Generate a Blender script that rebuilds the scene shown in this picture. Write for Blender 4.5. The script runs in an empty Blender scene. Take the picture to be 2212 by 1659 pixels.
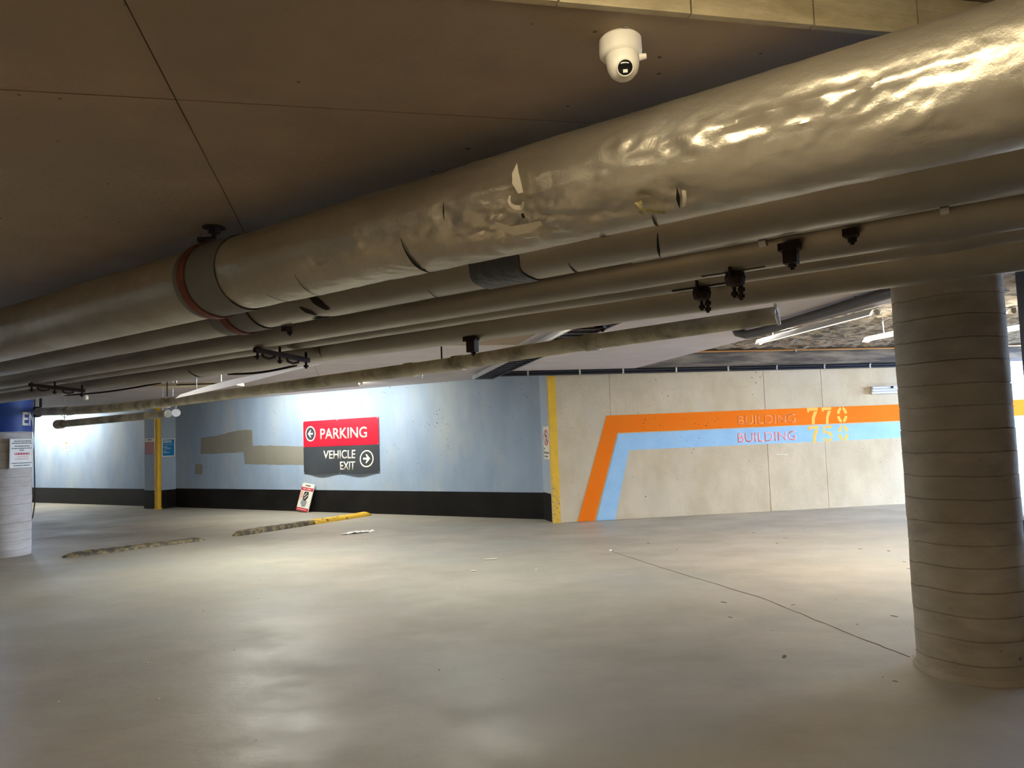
import bpy, bmesh, math, random
from mathutils import Vector, Matrix, noise
random.seed(7)
PI = math.pi
sc = bpy.context.scene
COL = sc.collection
R = math.radians

# ------------------------------------------------------------------ camera
cam = bpy.data.cameras.new('camera'); camo = bpy.data.objects.new('camera', cam); COL.objects.link(camo)
cam.sensor_fit = 'HORIZONTAL'; cam.sensor_width = 36.0
cam.lens = 1600.0 / 2212.0 * 36.0
cam.clip_start = 0.02; cam.clip_end = 300
pit, rol = R(3.916), R(2.0375)
U0 = Vector((0, -math.sin(pit), math.cos(pit))); R0 = Vector((1, 0, 0)); F0 = Vector((0, math.cos(pit), math.sin(pit)))
cr = math.cos(rol) * R0 - math.sin(rol) * U0
cu = math.sin(rol) * R0 + math.cos(rol) * U0
camo.matrix_world = Matrix(((cr.x, cu.x, -F0.x, 0), (cr.y, cu.y, -F0.y, 0), (cr.z, cu.z, -F0.z, 1.5), (0, 0, 0, 1)))
sc.camera = camo

# ------------------------------------------------------------------ world, colour
w = bpy.data.worlds.new('sky'); sc.world = w; w.use_nodes = True
bg = w.node_tree.nodes['Background']
bg.inputs[0].default_value = (0.52, 0.70, 1.0, 1); bg.inputs[1].default_value = 44.0
sc.view_settings.view_transform = 'Standard'; sc.view_settings.look = 'None'
sc.view_settings.gamma = 1.0; sc.view_settings.use_curve_mapping = False
sc.view_settings.exposure = 0.32
WARM = (1.0, 0.78, 0.48); NEUT = (1.0, 0.93, 0.76); COOL = (0.95, 1.0, 0.91)

# ------------------------------------------------------------------ materials
MATS = {}
def mat(name, base, rough=0.7, metal=0.0, c2=None, nscale=3.0, nstretch=(1, 1, 1), ndetail=6, lo=0.35, hi=0.65,
        c3=None, c3scale=0.6, pits=None, pitscale=9.0, pitsize=0.10, bump=0.0, bscale=30.0, emit=None, estr=0.0,
        rvar=0.0, zband=None, spec=0.5):
    if name in MATS: return MATS[name]
    m = bpy.data.materials.new(name); m.use_nodes = True; MATS[name] = m
    nt = m.node_tree; N = nt.nodes; L = nt.links
    b = N['Principled BSDF']
    b.inputs['Roughness'].default_value = rough; b.inputs['Metallic'].default_value = metal
    b.inputs['Specular IOR Level'].default_value = spec
    b.inputs['Base Color'].default_value = (*base, 1)
    tc = N.new('ShaderNodeTexCoord'); mp = N.new('ShaderNodeMapping'); L.new(tc.outputs['Object'], mp.inputs[0])
    mp.inputs['Scale'].default_value = nstretch
    def noise_n(scale, det, vec):
        n = N.new('ShaderNodeTexNoise'); n.inputs['Scale'].default_value = scale; n.inputs['Detail'].default_value = det
        n.inputs['Roughness'].default_value = 0.6
        L.new(vec, n.inputs['Vector']); return n
    def ramp(inp, a, c):
        r = N.new('ShaderNodeMapRange'); r.inputs[1].default_value = a; r.inputs[2].default_value = c; L.new(inp, r.inputs[0]); return r.outputs[0]
    def mix(fac, a, c):
        x = N.new('ShaderNodeMix'); x.data_type = 'RGBA'; L.new(fac, x.inputs[0])
        for s, v in ((6, a), (7, c)):
            if isinstance(v, tuple): x.inputs[s].default_value = (*v, 1)
            else: L.new(v, x.inputs[s])
        return x.outputs[2]
    cur = base
    if c2:
        n = noise_n(nscale, ndetail, mp.outputs[0]); cur = mix(ramp(n.outputs[0], lo, hi), base, c2)
        if rvar:
            r = N.new('ShaderNodeMapRange'); r.inputs[1].default_value = lo; r.inputs[2].default_value = hi
            r.inputs[3].default_value = rough - rvar; r.inputs[4].default_value = rough + rvar
            L.new(n.outputs[0], r.inputs[0]); L.new(r.outputs[0], b.inputs['Roughness'])
    if c3:
        n = noise_n(c3scale, 3, mp.outputs[0]); cur = mix(ramp(n.outputs[0], 0.45, 0.7), cur, c3)
    if pits:
        v = N.new('ShaderNodeTexVoronoi'); v.inputs['Scale'].default_value = pitscale; L.new(tc.outputs['Object'], v.inputs['Vector'])
        n = noise_n(1.7, 2, tc.outputs['Object'])
        s = N.new('ShaderNodeMath'); s.operation = 'MULTIPLY_ADD'; L.new(n.outputs[0], s.inputs[0]); s.inputs[1].default_value = -pitsize; s.inputs[2].default_value = pitsize * 0.45
        t = N.new('ShaderNodeMath'); t.operation = 'ADD'; L.new(v.outputs['Distance'], t.inputs[0]); L.new(s.outputs[0], t.inputs[1])
        cur = mix(ramp(t.outputs[0], 0.03, 0.0), cur, pits)
    if not isinstance(cur, tuple): L.new(cur, b.inputs['Base Color'])
    if bump:
        n = noise_n(bscale, 8, mp.outputs[0]); bp = N.new('ShaderNodeBump'); bp.inputs['Strength'].default_value = bump
        bp.inputs['Distance'].default_value = 0.02
        L.new(n.outputs[0], bp.inputs['Height']); L.new(bp.outputs[0], b.inputs['Normal'])
    if emit:
        b.inputs['Emission Color'].default_value = (*emit, 1); b.inputs['Emission Strength'].default_value = estr
    return m

M_FLOOR = mat('trowelled_concrete', (0.46, 0.41, 0.335), 0.50, c2=(0.36, 0.318, 0.255), nscale=0.9, nstretch=(1.0, 1.25, 1), c3=(0.36, 0.35, 0.315), c3scale=0.3, bump=0.12, bscale=14, rvar=0.10)
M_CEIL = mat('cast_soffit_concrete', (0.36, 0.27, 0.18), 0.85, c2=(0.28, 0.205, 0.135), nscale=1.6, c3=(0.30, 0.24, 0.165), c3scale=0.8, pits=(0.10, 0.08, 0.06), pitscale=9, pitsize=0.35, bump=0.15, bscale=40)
M_CEILP = mat('daylit_far_soffit', (0.62, 0.56, 0.56), 0.85, c2=(0.54, 0.49, 0.49), nscale=1.2, bump=0.08, bscale=30, spec=0.2)  # soffit concrete made paler: daylight on the far slab put into its colour
M_STEP = mat('pale_board_concrete', (0.50, 0.42, 0.27), 0.85, c2=(0.34, 0.28, 0.17), nscale=6, nstretch=(1, 1, 3), bump=0.3, bscale=30)
M_ROUGH = mat('sprayed_fireproofing', (0.42, 0.34, 0.24), 0.95, c2=(0.05, 0.04, 0.03), nscale=7, lo=0.44, hi=0.56, c3=(0.30, 0.24, 0.17), c3scale=3, bump=0.9, bscale=25)
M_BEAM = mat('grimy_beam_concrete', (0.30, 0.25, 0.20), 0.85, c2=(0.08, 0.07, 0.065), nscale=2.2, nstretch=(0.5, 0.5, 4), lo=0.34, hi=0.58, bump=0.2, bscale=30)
M_WALL = mat('bare_wall_concrete', (0.66, 0.545, 0.385), 0.85, c2=(0.54, 0.44, 0.30), nscale=2.6, nstretch=(1, 1, 0.6), c3=(0.62, 0.54, 0.42), c3scale=0.9, spec=0.2, pits=(0.24, 0.20, 0.15), pitscale=10, pitsize=0.62, bump=0.22, bscale=45)
M_BLUE = mat('pale_blue_wall_paint', (0.37, 0.46, 0.61), 0.60, c2=(0.30, 0.385, 0.53), nscale=1.5, nstretch=(1, 1, 0.45), c3=(0.44, 0.49, 0.55), c3scale=1.1, spec=0.25, pits=(0.16, 0.18, 0.21), pitscale=13, pitsize=0.62, bump=0.12, bscale=30)
M_BLACK = mat('black_dado_paint', (0.006, 0.0045, 0.0045), 0.6, c2=(0.012, 0.010, 0.009), nscale=2, spec=0.2, bump=0.1)
M_COLM = mat('board_formed_concrete', (0.44, 0.38, 0.31), 0.85, c2=(0.32, 0.275, 0.22), nscale=4, nstretch=(1, 1, 2.2), c3=(0.40, 0.35, 0.27), c3scale=1.5, pits=(0.15, 0.12, 0.10), pitscale=9, pitsize=0.35, bump=0.25, bscale=35)
M_COLL = mat('whitewashed_column_paint', (0.60, 0.54, 0.50), 0.8, c2=(0.48, 0.43, 0.38), nscale=4, nstretch=(1, 1, 3), bump=0.2)
M_NAVY = mat('blue_band_paint', (0.02, 0.07, 0.30), 0.5, c2=(0.015, 0.05, 0.22), nscale=3)
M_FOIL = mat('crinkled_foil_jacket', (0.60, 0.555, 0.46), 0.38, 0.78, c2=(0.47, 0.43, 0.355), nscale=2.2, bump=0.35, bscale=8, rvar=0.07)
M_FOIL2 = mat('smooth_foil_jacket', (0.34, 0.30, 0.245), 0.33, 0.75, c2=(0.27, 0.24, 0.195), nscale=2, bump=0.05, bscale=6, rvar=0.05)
M_BAND = mat('grey_vapour_wrap', (0.17, 0.165, 0.155), 0.6, 0.2, bump=0.1)
M_STRAP = mat('red_primer_steel', (0.20, 0.055, 0.025), 0.6, 0.2, c2=(0.12, 0.035, 0.02), nscale=12)
M_TAPE = mat('black_glossy_tape', (0.035, 0.035, 0.045), 0.28, 0.1, bump=0.6, bscale=22, nstretch=(1, 1, 0.3))
M_RUST = mat('dark_rusted_iron', (0.045, 0.022, 0.015), 0.7, 0.5, c2=(0.02, 0.012, 0.012), nscale=20)
M_DARK = mat('plain_black', (0.006, 0.005, 0.005), 0.9)
M_FLAP = mat('bright_torn_foil', (0.85, 0.78, 0.62), 0.45, 0.3)
M_FLEECE = mat('yellow_glass_fibre', (0.72, 0.62, 0.30), 0.95, c2=(0.45, 0.38, 0.2), nscale=60, bump=0.8, bscale=80)
M_PVC = mat('grimy_waste_pipe', (0.62, 0.56, 0.41), 0.75, 0.0, c2=(0.18, 0.155, 0.11), nscale=4.5, lo=0.45, hi=0.7, c3=(0.36, 0.33, 0.26), c3scale=2, bump=0.3, bscale=30)
M_DRAIN = mat('dark_drain_pipe', (0.09, 0.085, 0.09), 0.45, 0.2)
M_WHITE = mat('white_plastic', (0.80, 0.76, 0.68), 0.42)
M_WHITE2 = mat('white_enamel', (0.78, 0.80, 0.85), 0.4)
M_LENS = mat('black_camera_glass', (0.008, 0.008, 0.009), 0.12)
M_YEL = mat('yellow_safety_paint', (0.85, 0.50, 0.03), 0.5, c2=(0.75, 0.43, 0.03), nscale=6)
M_YELW = mat('chipped_yellow_paint', (0.80, 0.47, 0.035), 0.6, c2=(0.34, 0.28, 0.17), nscale=30, lo=0.5, hi=0.58)
M_CURB = mat('worn_curb_paint', (0.26, 0.195, 0.09), 0.75, c2=(0.07, 0.055, 0.04), nscale=10, nstretch=(1, 1, 1), lo=0.42, hi=0.56, bump=0.5)
M_CURBY = mat('thick_yellow_curb_paint', (0.80, 0.48, 0.04), 0.6, c2=(0.10, 0.075, 0.03), nscale=9, lo=0.60, hi=0.66, bump=0.5)
M_ORANGE = mat('orange_stripe_paint', (0.90, 0.19, 0.008), 0.8, spec=0.1, c2=(0.88, 0.21, 0.012), nscale=3, pits=(0.2, 0.08, 0.03), pitscale=12, pitsize=0.5, bump=0.1)
M_SKY = mat('sky_blue_stripe_paint', (0.32, 0.54, 0.80), 0.8, spec=0.1, c2=(0.38, 0.60, 0.83), nscale=3, pits=(0.15, 0.2, 0.3), pitscale=12, pitsize=0.5, bump=0.1)
M_PINK1 = mat('faded_pink_stencil', (0.86, 0.27, 0.12), 0.8, spec=0.1, c2=(0.88, 0.22, 0.03), nscale=14)
M_PINK2 = mat('coral_stencil', (0.80, 0.26, 0.25), 0.6, c2=(0.62, 0.42, 0.50), nscale=14, lo=0.45, hi=0.7)
M_YST = mat('yellow_stencil', (0.88, 0.50, 0.06), 0.6)
M_RED = mat('red_sign_face', (0.60, 0.012, 0.035), 0.30)
M_SLATE = mat('slate_sign_face', (0.045, 0.05, 0.06), 0.35)
M_CREAM = mat('cream_sign_print', (0.86, 0.80, 0.68), 0.45)
M_REDP = mat('red_print', (0.55, 0.02, 0.05), 0.5)
M_DKRED = mat('dull_red_sign_face', (0.33, 0.03, 0.03), 0.4)
M_CYAN = mat('cyan_blue_sign_face', (0.0, 0.20, 0.50), 0.4)
M_INK = mat('black_print', (0.03, 0.025, 0.03), 0.5)
M_GREY = mat('grey_print', (0.30, 0.30, 0.31), 0.5)
M_PATCH = mat('olive_grey_patch_paint', (0.235, 0.22, 0.19), 0.6, c2=(0.27, 0.255, 0.22), nscale=2)
M_LTBL = mat('light_blue_marker', (0.36, 0.60, 0.72), 0.6)
M_PIPEB = mat('black_conduit', (0.02, 0.022, 0.035), 0.35, 0.3)
M_STEEL = mat('galvanised_steel', (0.55, 0.54, 0.52), 0.4, 0.85)
M_CREAMP = mat('cream_ceiling_panel', (0.55, 0.47, 0.33), 0.7)
M_JACKET = mat('pale_lilac_jacket', (0.70, 0.66, 0.72), 0.5)
def translucent(m):
    nt = m.node_tree; b = nt.nodes['Principled BSDF']; t = nt.nodes.new('ShaderNodeBsdfTranslucent'); t.inputs[0].default_value = (.92, .88, .95, 1)
    mx = nt.nodes.new('ShaderNodeMixShader'); mx.inputs[0].default_value = .65; nt.links.new(b.outputs[0], mx.inputs[1]); nt.links.new(t.outputs[0], mx.inputs[2])
    nt.links.new(mx.outputs[0], nt.nodes['Material Output'].inputs['Surface'])
translucent(M_JACKET)
M_PAPER = mat('white_paper', (0.85, 0.83, 0.78), 0.8)
M_BIN = mat('navy_bin_plastic', (0.008, 0.013, 0.03), 0.4)
M_COPPER = mat('copper_tube', (0.70, 0.38, 0.16), 0.3, 0.9)
M_TUBE = mat('lit_fluorescent_tube', (1, 1, 1), 0.4, emit=(1.0, 0.90, 0.62), estr=14)
M_GROUND = mat('outdoor_paving', (0.50, 0.50, 0.50), 0.9, c2=(0.42, 0.42, 0.42), nscale=2)
M_FACADE = mat('pale_facade', (0.50, 0.52, 0.55), 0.8)
M_GLASS = mat('dark_window_glass', (0.05, 0.07, 0.10), 0.1)
M_LOUV = mat('pink_grey_rail_paint', (0.62, 0.55, 0.58), 0.5)
M_CRACK = mat('dark_crack_fill', (0.12, 0.10, 0.08), 0.9)

# ------------------------------------------------------------------ object helpers
def tag(o, label=None, cat=None, group=None, kind=None):
    if label: o['label'] = label
    if cat: o['category'] = cat
    if group: o['group'] = group
    if kind: o['kind'] = kind
    return o
def obj(name, bm, m, parent=None, smooth=False, local=False, recalc=True):
    me = bpy.data.meshes.new(name)
    if recalc: bmesh.ops.recalc_face_normals(bm, faces=bm.faces)
    bm.to_mesh(me); bm.free()
    if m: me.materials.append(m)
    if smooth:
        for p in me.polygons: p.use_smooth = True
        try: me.set_sharp_from_angle(angle=R(38))
        except Exception: pass
    o = bpy.data.objects.new(name, me); COL.objects.link(o)
    if parent:
        o.parent = parent
        if not local: o.matrix_parent_inverse = WM[parent.name].inverted()
    return o
WM = {}
def reg(o, mtx=None):
    WM[o.name] = mtx if mtx is not None else Matrix.Identity(4); return o
def thing(name, label, cat, loc=(0, 0, 0), group=None, mtx=None):
    o = bpy.data.objects.new(name, None); COL.objects.link(o); o.empty_display_size = 0.1
    m = mtx if mtx is not None else Matrix.Translation(Vector(loc))
    o.matrix_world = m; reg(o, m.copy()); return tag(o, label, cat, group)
def struct(name, bm, m, smooth=False):
    o = obj(name, bm, m, None, smooth); reg(o); o['kind'] = 'structure'; return o
def BM(): return bmesh.new()
def prism(bm, pts, z0, z1):
    a = [bm.verts.new((p[0], p[1], z0)) for p in pts]; b = [bm.verts.new((p[0], p[1], z1)) for p in pts]
    n = len(pts)
    bm.faces.new(a[::-1]); bm.faces.new(b)
    for i in range(n): bm.faces.new((a[i], a[(i + 1) % n], b[(i + 1) % n], b[i]))
    return a + b
def box(bm, x0, x1, y0, y1, z0, z1):
    return prism(bm, [(x0, y0), (x1, y0), (x1, y1), (x0, y1)], z0, z1)
def xf(bm, verts, m):
    for v in verts: v.co = m @ v.co
def frame_of(dirv):
    z = Vector(dirv).normalized(); x = Vector((0, 0, 1)).cross(z)
    if x.length < 1e-4: x = Vector((1, 0, 0))
    x.normalize(); return x, z.cross(x), z
def cyl(bm, p0, p1, r0, r1=None, seg=16, caps=True):
    r1 = r0 if r1 is None else r1
    p0, p1 = Vector(p0), Vector(p1); x, y, z = frame_of(p1 - p0); out = []
    rings = []
    for p, r in ((p0, r0), (p1, r1)):
        rings.append([bm.verts.new(p + x * math.cos(t) * r + y * math.sin(t) * r) for t in [2 * PI * i / seg for i in range(seg)]])
    for i in range(seg): bm.faces.new((rings[0][i], rings[0][(i + 1) % seg], rings[1][(i + 1) % seg], rings[1][i]))
    if caps: bm.faces.new(rings[0][::-1]); bm.faces.new(rings[1])
    return rings[0] + rings[1]
def tube(bm, pts, r, seg=10, caps=True):
    pts = [Vector(p) for p in pts]; rings = []; n = len(pts); rr = r if isinstance(r, (list, tuple)) else [r] * n
    for i, p in enumerate(pts):
        d = (pts[min(i + 1, n - 1)] - pts[max(i - 1, 0)]); x, y, z = frame_of(d)
        rings.append([bm.verts.new(p + x * math.cos(2 * PI * k / seg) * rr[i] + y * math.sin(2 * PI * k / seg) * rr[i]) for k in range(seg)])
    for i in range(n - 1):
        for k in range(seg): bm.faces.new((rings[i][k], rings[i][(k + 1) % seg], rings[i + 1][(k + 1) % seg], rings[i + 1][k]))
    if caps: bm.faces.new(rings[0][::-1]); bm.faces.new(rings[-1])
def lathe(bm, prof, seg=32, m=None, closed_top=True):
    rings = []; allv = []
    for r, z in prof:
        ring = [bm.verts.new((r * math.cos(2 * PI * k / seg), r * math.sin(2 * PI * k / seg), z)) for k in range(seg)]
        rings.append(ring); allv += ring
    for i in range(len(rings) - 1):
        for k in range(seg): bm.faces.new((rings[i][k], rings[i][(k + 1) % seg], rings[i + 1][(k + 1) % seg], rings[i + 1][k]))
    bm.faces.new(rings[0][::-1]); bm.faces.new(rings[-1])
    if m: xf(bm, allv, m)
def wall_frame(A, e):
    e = Vector((e[0], e[1], 0)).normalized(); up = Vector((0, 0, 1)); nn = e.cross(up)
    return Matrix(((e.x, up.x, nn.x, A[0]), (e.y, up.y, nn.y, A[1]), (e.z, up.z, nn.z, 0), (0, 0, 0, 1)))
def poly(bm, pts, off=0.002, th=0.002):
    """flat slab in a wall frame: pts are (x, z) of the wall, off its distance from the wall"""
    a = [bm.verts.new((p[0], p[1], off)) for p in pts]; b = [bm.verts.new((p[0], p[1], off + th)) for p in pts]; n = len(pts)
    bm.faces.new(a[::-1]); bm.faces.new(b)
    for i in range(n): bm.faces.new((a[i], a[(i + 1) % n], b[(i + 1) % n], b[i]))
    return a + b
def rect(bm, x0, x1, z0, z1, off=0.002, th=0.002): return poly(bm, [(x0, z0), (x1, z0), (x1, z1), (x0, z1)], off, th)
def ring(bm, cx, cz, rx, rz, t, off, th=0.002, a0=0, a1=2 * PI, seg=28):
    full = abs(a1 - a0 - 2 * PI) < 1e-6
    o = []; i_ = []
    for k in range(seg + (0 if full else 1)):
        a = a0 + (a1 - a0) * k / seg
        o.append((cx + rx * math.cos(a), cz + rz * math.sin(a))); i_.append((cx + (rx - t) * math.cos(a), cz + (rz - t) * math.sin(a)))
    n = len(o)
    for k in range(n if full else n - 1):
        j = (k + 1) % n
        poly(bm, [o[k], o[j], i_[j], i_[k]], off, th)
def on(m4, bm): xf(bm, list(bm.verts), m4); return bm
def text_bm(s, x0, x1, z0, z1, off=0.004, th=0.002, align_box=True, shear=0.0, weight=0.0):
    cu_ = bpy.data.curves.new('txt', 'FONT'); cu_.body = s; cu_.size = 1.0; cu_.extrude = 0.0; cu_.shear = shear; cu_.offset = weight; cu_.resolution_u = 4
    to = bpy.data.objects.new('txt', cu_); COL.objects.link(to)
    bpy.context.view_layer.update()
    me = bpy.data.meshes.new_from_object(to.evaluated_get(bpy.context.evaluated_depsgraph_get()))
    bpy.data.objects.remove(to); bpy.data.curves.remove(cu_)
    bm = BM(); bm.from_mesh(me); bpy.data.meshes.remove(me)
    bmesh.ops.remove_doubles(bm, verts=bm.verts, dist=1e-5)
    r = bmesh.ops.extrude_face_region(bm, geom=bm.faces[:])
    top = [v for v in r['geom'] if isinstance(v, bmesh.types.BMVert)]
    for v in top: v.co.z += th
    xs = [v.co.x for v in bm.verts]; ys = [v.co.y for v in bm.verts]
    ax, bx, ay, by = min(xs), max(xs), min(ys), max(ys)
    for v in bm.verts:
        v.co.x = x0 + (v.co.x - ax) / (bx - ax) * (x1 - x0); v.co.y = z0 + (v.co.y - ay) / (by - ay) * (z1 - z0); v.co.z += off
    return bm

# ================================================================== STRUCTURE
CZ = 2.56
# ---- floor
bm = BM(); 
xs = [-24, 22]; 
box(bm, -26, 13.5, -9, 32, -0.25, 0.0)
floor = struct('floor', bm, M_FLOOR)
def ribbon(pts, wd, z0=0.0008, z1=0.0022):
    bm = BM(); P = [Vector((p[0], p[1], 0)) for p in pts]; Lp, Rp = [], []
    for i, p in enumerate(P):
        d = (P[min(i + 1, len(P) - 1)] - P[max(i - 1, 0)]).normalized(); nn = Vector((-d.y, d.x, 0)); ww = wd * (0.6 + 0.8 * random.random())
        Lp.append(p + nn * ww / 2); Rp.append(p - nn * ww / 2)
    for i in range(len(P) - 1):
        prism(bm, [tuple(Rp[i][:2]), tuple(Rp[i + 1][:2]), tuple(Lp[i + 1][:2]), tuple(Lp[i][:2])], z0, z1)
    return bm
crk = []
c0 = [(1.159, 9.438), (1.55, 8.2), (2.104, 6.625), (2.356, 5.33), (2.483, 4.75)]
for i in range(len(c0) - 1):
    for k in range(8):
        t = k / 8; crk.append((c0[i][0] * (1 - t) + c0[i + 1][0] * t + random.uniform(-.008, .008), c0[i][1] * (1 - t) + c0[i + 1][1] * t))
obj('floor_crack', ribbon(crk, 0.009), M_CRACK, floor)
# outdoor ground seen through the opening
bm = BM(); box(bm, 13.5, 60, -30, 60, -0.30, -0.02); g = struct('pavement', bm, M_GROUND)

# ---- ceiling: cast in formwork panels on a grid turned like the far wall
G1 = Vector((0.977, 0.212)); G2 = Vector((-0.212, 0.977))
def guv(u, v): return (G1.x * u + G2.x * v, G1.y * u + G2.y * v)
bm = BM(); prism(bm, [(-26, -9), (13.5, -9), (13.5, 32), (-26, 32)], 3.05, 3.3); ceiling = struct('ceiling', bm, M_CEIL)
UE, VE, VB = 4.74, 4.42, 12.05   # recess: to the right of UE, beyond VE, up to the beam at VB
us = [-25 + 0.0 for _ in range(0)] ; u = -0.508 - 2.44 * 10
while u < 17: us.append(u); u += 2.44
vs = [1.694, 2.362]
v = 4.42
while v < 31: vs.append(v); v += 2.05
def panel(u0, u1, v0, v1, z0=CZ, z1=3.05, m=M_CEIL, name='ceiling_panel'):
    g_ = 0.0022; dz = random.uniform(-.0012, .0012)
    bm = BM(); prism(bm, [guv(u0 + g_, v0 + g_), guv(u1 - g_, v0 + g_), guv(u1 - g_, v1 - g_), guv(u0 + g_, v1 - g_)], z0 + dz, z1)
    return obj(name, bm, m, ceiling)
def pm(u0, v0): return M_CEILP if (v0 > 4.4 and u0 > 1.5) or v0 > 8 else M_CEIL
def inside(x, y): return -25.9 < x < 13.4 and -8.9 < y < 31.9
for i in range(len(us) - 1):
    for j in range(len(vs) - 1):
        u0, u1, v0, v1 = us[i], us[i + 1], vs[j], vs[j + 1]
        cxy = guv((u0 + u1) / 2, (v0 + v1) / 2)
        if not inside(*cxy) : continue
        if cxy[1] > 26 or cxy[0] < -18: continue
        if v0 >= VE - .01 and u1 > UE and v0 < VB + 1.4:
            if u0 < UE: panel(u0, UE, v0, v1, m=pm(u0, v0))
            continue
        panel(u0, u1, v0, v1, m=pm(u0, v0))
# near bay, 0.11 m higher; the step face is the side of the lower slab
bm = BM(); prism(bm, [guv(-26, -11), guv(17, -11), guv(17, 1.69), guv(-26, 1.69)], 2.67, 3.05); obj('raised_bay', bm, M_CEIL, ceiling)
bm = BM()
x = -6.0
while x < 12:
    wd_ = random.uniform(0.28, 0.36); prism(bm, [guv(x + .003, 1.678 + random.uniform(0, .003)), guv(x + wd_ - .003, 1.678), guv(x + wd_ - .003, 1.70), guv(x + .003, 1.70)], CZ - .004, 2.668); x += wd_
obj('step_edge', bm, M_STEP, ceiling, )
# recess ceiling: lumpy sprayed fireproofing
bm = BM(); nx, ny = 90, 70; vv = []
for i in range(nx + 1):
    row = []
    for j in range(ny + 1):
        u = UE - .05 + (12.4 - UE) * i / nx; v = VE + (VB + .5 - VE) * j / ny; p = guv(u, v)
        z = 2.84 - 0.05 * abs(noise.noise(Vector((p[0] * 2.1, p[1] * 2.1, 0)))) - 0.07 * abs(noise.noise(Vector((p[0] * 6, p[1] * 6, 3)))) - 0.03 * abs(noise.noise(Vector((p[0] * 14, p[1] * 14, 5))))
        row.append(bm.verts.new((p[0], p[1], z)))
    vv.append(row)
for i in range(nx):
    for j in range(ny): bm.faces.new((vv[i][j], vv[i + 1][j], vv[i + 1][j + 1], vv[i][j + 1]))
obj('sprayed_recess', bm, M_ROUGH, ceiling, smooth=True)

# ---- wall frames
FB = wall_frame((0.484, 13.131), (0.8545, -0.5195))       # blue wall; x runs to the right, 0 at its right end
FC = wall_frame((0.719, 12.527), (0.98849, 0.15126))      # bare concrete wall; x 0 at its left corner
FR = wall_frame((0.484, 13.131), (0.2498, -0.9683))       # short return between the two
# blue wall
bm = BM(); box(bm, -18.6, 0.0, 0.0, 3.05, -0.25, 0.0); on(FB, bm); wall_back = struct('wall_back', bm, M_BLUE)
bm = BM(); box(bm, -18.6, -11.07, 0.0, 0.44, 0.0, 0.008); box(bm, -10.47, 0.0, 0.0, 0.465, 0.0, 0.008); on(FB, bm)
struct('baseboard_back', bm, M_BLACK)
# beam drop along the head of the blue wall (short shadowed strip)
# return wall
bm = BM(); box(bm, 0.0, 0.632, 0.0, 3.05, -0.3, 0.0); on(FR, bm); wret = struct('wall_return', bm, M_BLUE)
bm = BM(); box(bm, 0.008, 0.55, 0.0, 0.475, 0.0, 0.008); on(FR, bm); struct('baseboard_return', bm, M_BLACK)
# concrete wall with its formwork panels
bm = BM(); box(bm, -0.10, 8.6, 0.0, 2.72, -0.30, -0.012); box(bm, 8.6, 12.6, 0.0, 1.98, -0.30, -0.012); on(FC, bm); wall_right = struct('wall_right', bm, M_WALL)
def cpanel(x0, x1, z0, z1, off=0.0):
    g_ = .0050; bm = BM(); box(bm, x0 + g_, x1 - g_, z0 + g_, z1 - g_, -0.014, off); on(FC, bm); return obj('concrete_panel', bm, M_WALL, wall_right)
rows = [(-.02, 0.958, [0.0, 0.65, 2.105, 2.72]), (0.958, 3.78, [0.0, 2.20, 2.72]), (3.78, 4.88, [0.0, 2.205, 2.72]), (4.88, 8.6, [0.0, 2.19, 2.72])]
for x0, x1, zz in rows:
    for i in range(len(zz) - 1): cpanel(x0, x1, zz[i], zz[i + 1], random.uniform(-.003, 0.0))
cpanel(8.6, 12.6, 0.0, 1.98)
# enclosing walls out of view
bm = BM(); box(bm, -26.2, -26, -9, 32, 0, 3.05); struct('wall_left', bm, M_WALL)
bm = BM(); box(bm, -26, 13.5, -9.2, -9, 0, 3.05); struct('wall_front', bm, M_WALL)
bm = BM(); box(bm, 13.5, 13.7, -9, 9.3, 0, 3.05); struct('wall_side', bm, M_WALL)
# pilaster on the blue wall
bm = BM(); box(bm, -11.07, -10.47, 0.0, 3.0, -0.02, 0.45); on(FB, bm); bmesh.ops.bevel(bm, geom=[e for e in bm.edges if abs(e.verts[0].co.z - e.verts[1].co.z) > 2], offset=0.01, segments=1)
pil = struct('wall_pilaster', bm, M_BLUE)
bm = BM(); box(bm, -11.078, -10.462, 0.0, 0.45, 0.0, 0.458); on(FB, bm); struct('baseboard_pilaster', bm, M_BLACK)
# beam over the concrete wall: grimy face behind the recess
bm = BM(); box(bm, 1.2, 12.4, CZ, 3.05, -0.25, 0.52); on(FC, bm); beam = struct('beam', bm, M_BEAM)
bm = BM(); box(bm, -0.2, 1.2, CZ, 3.05, -0.25, 0.52); on(FC, bm); obj('beam_end', bm, M_CEIL, beam)

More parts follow.
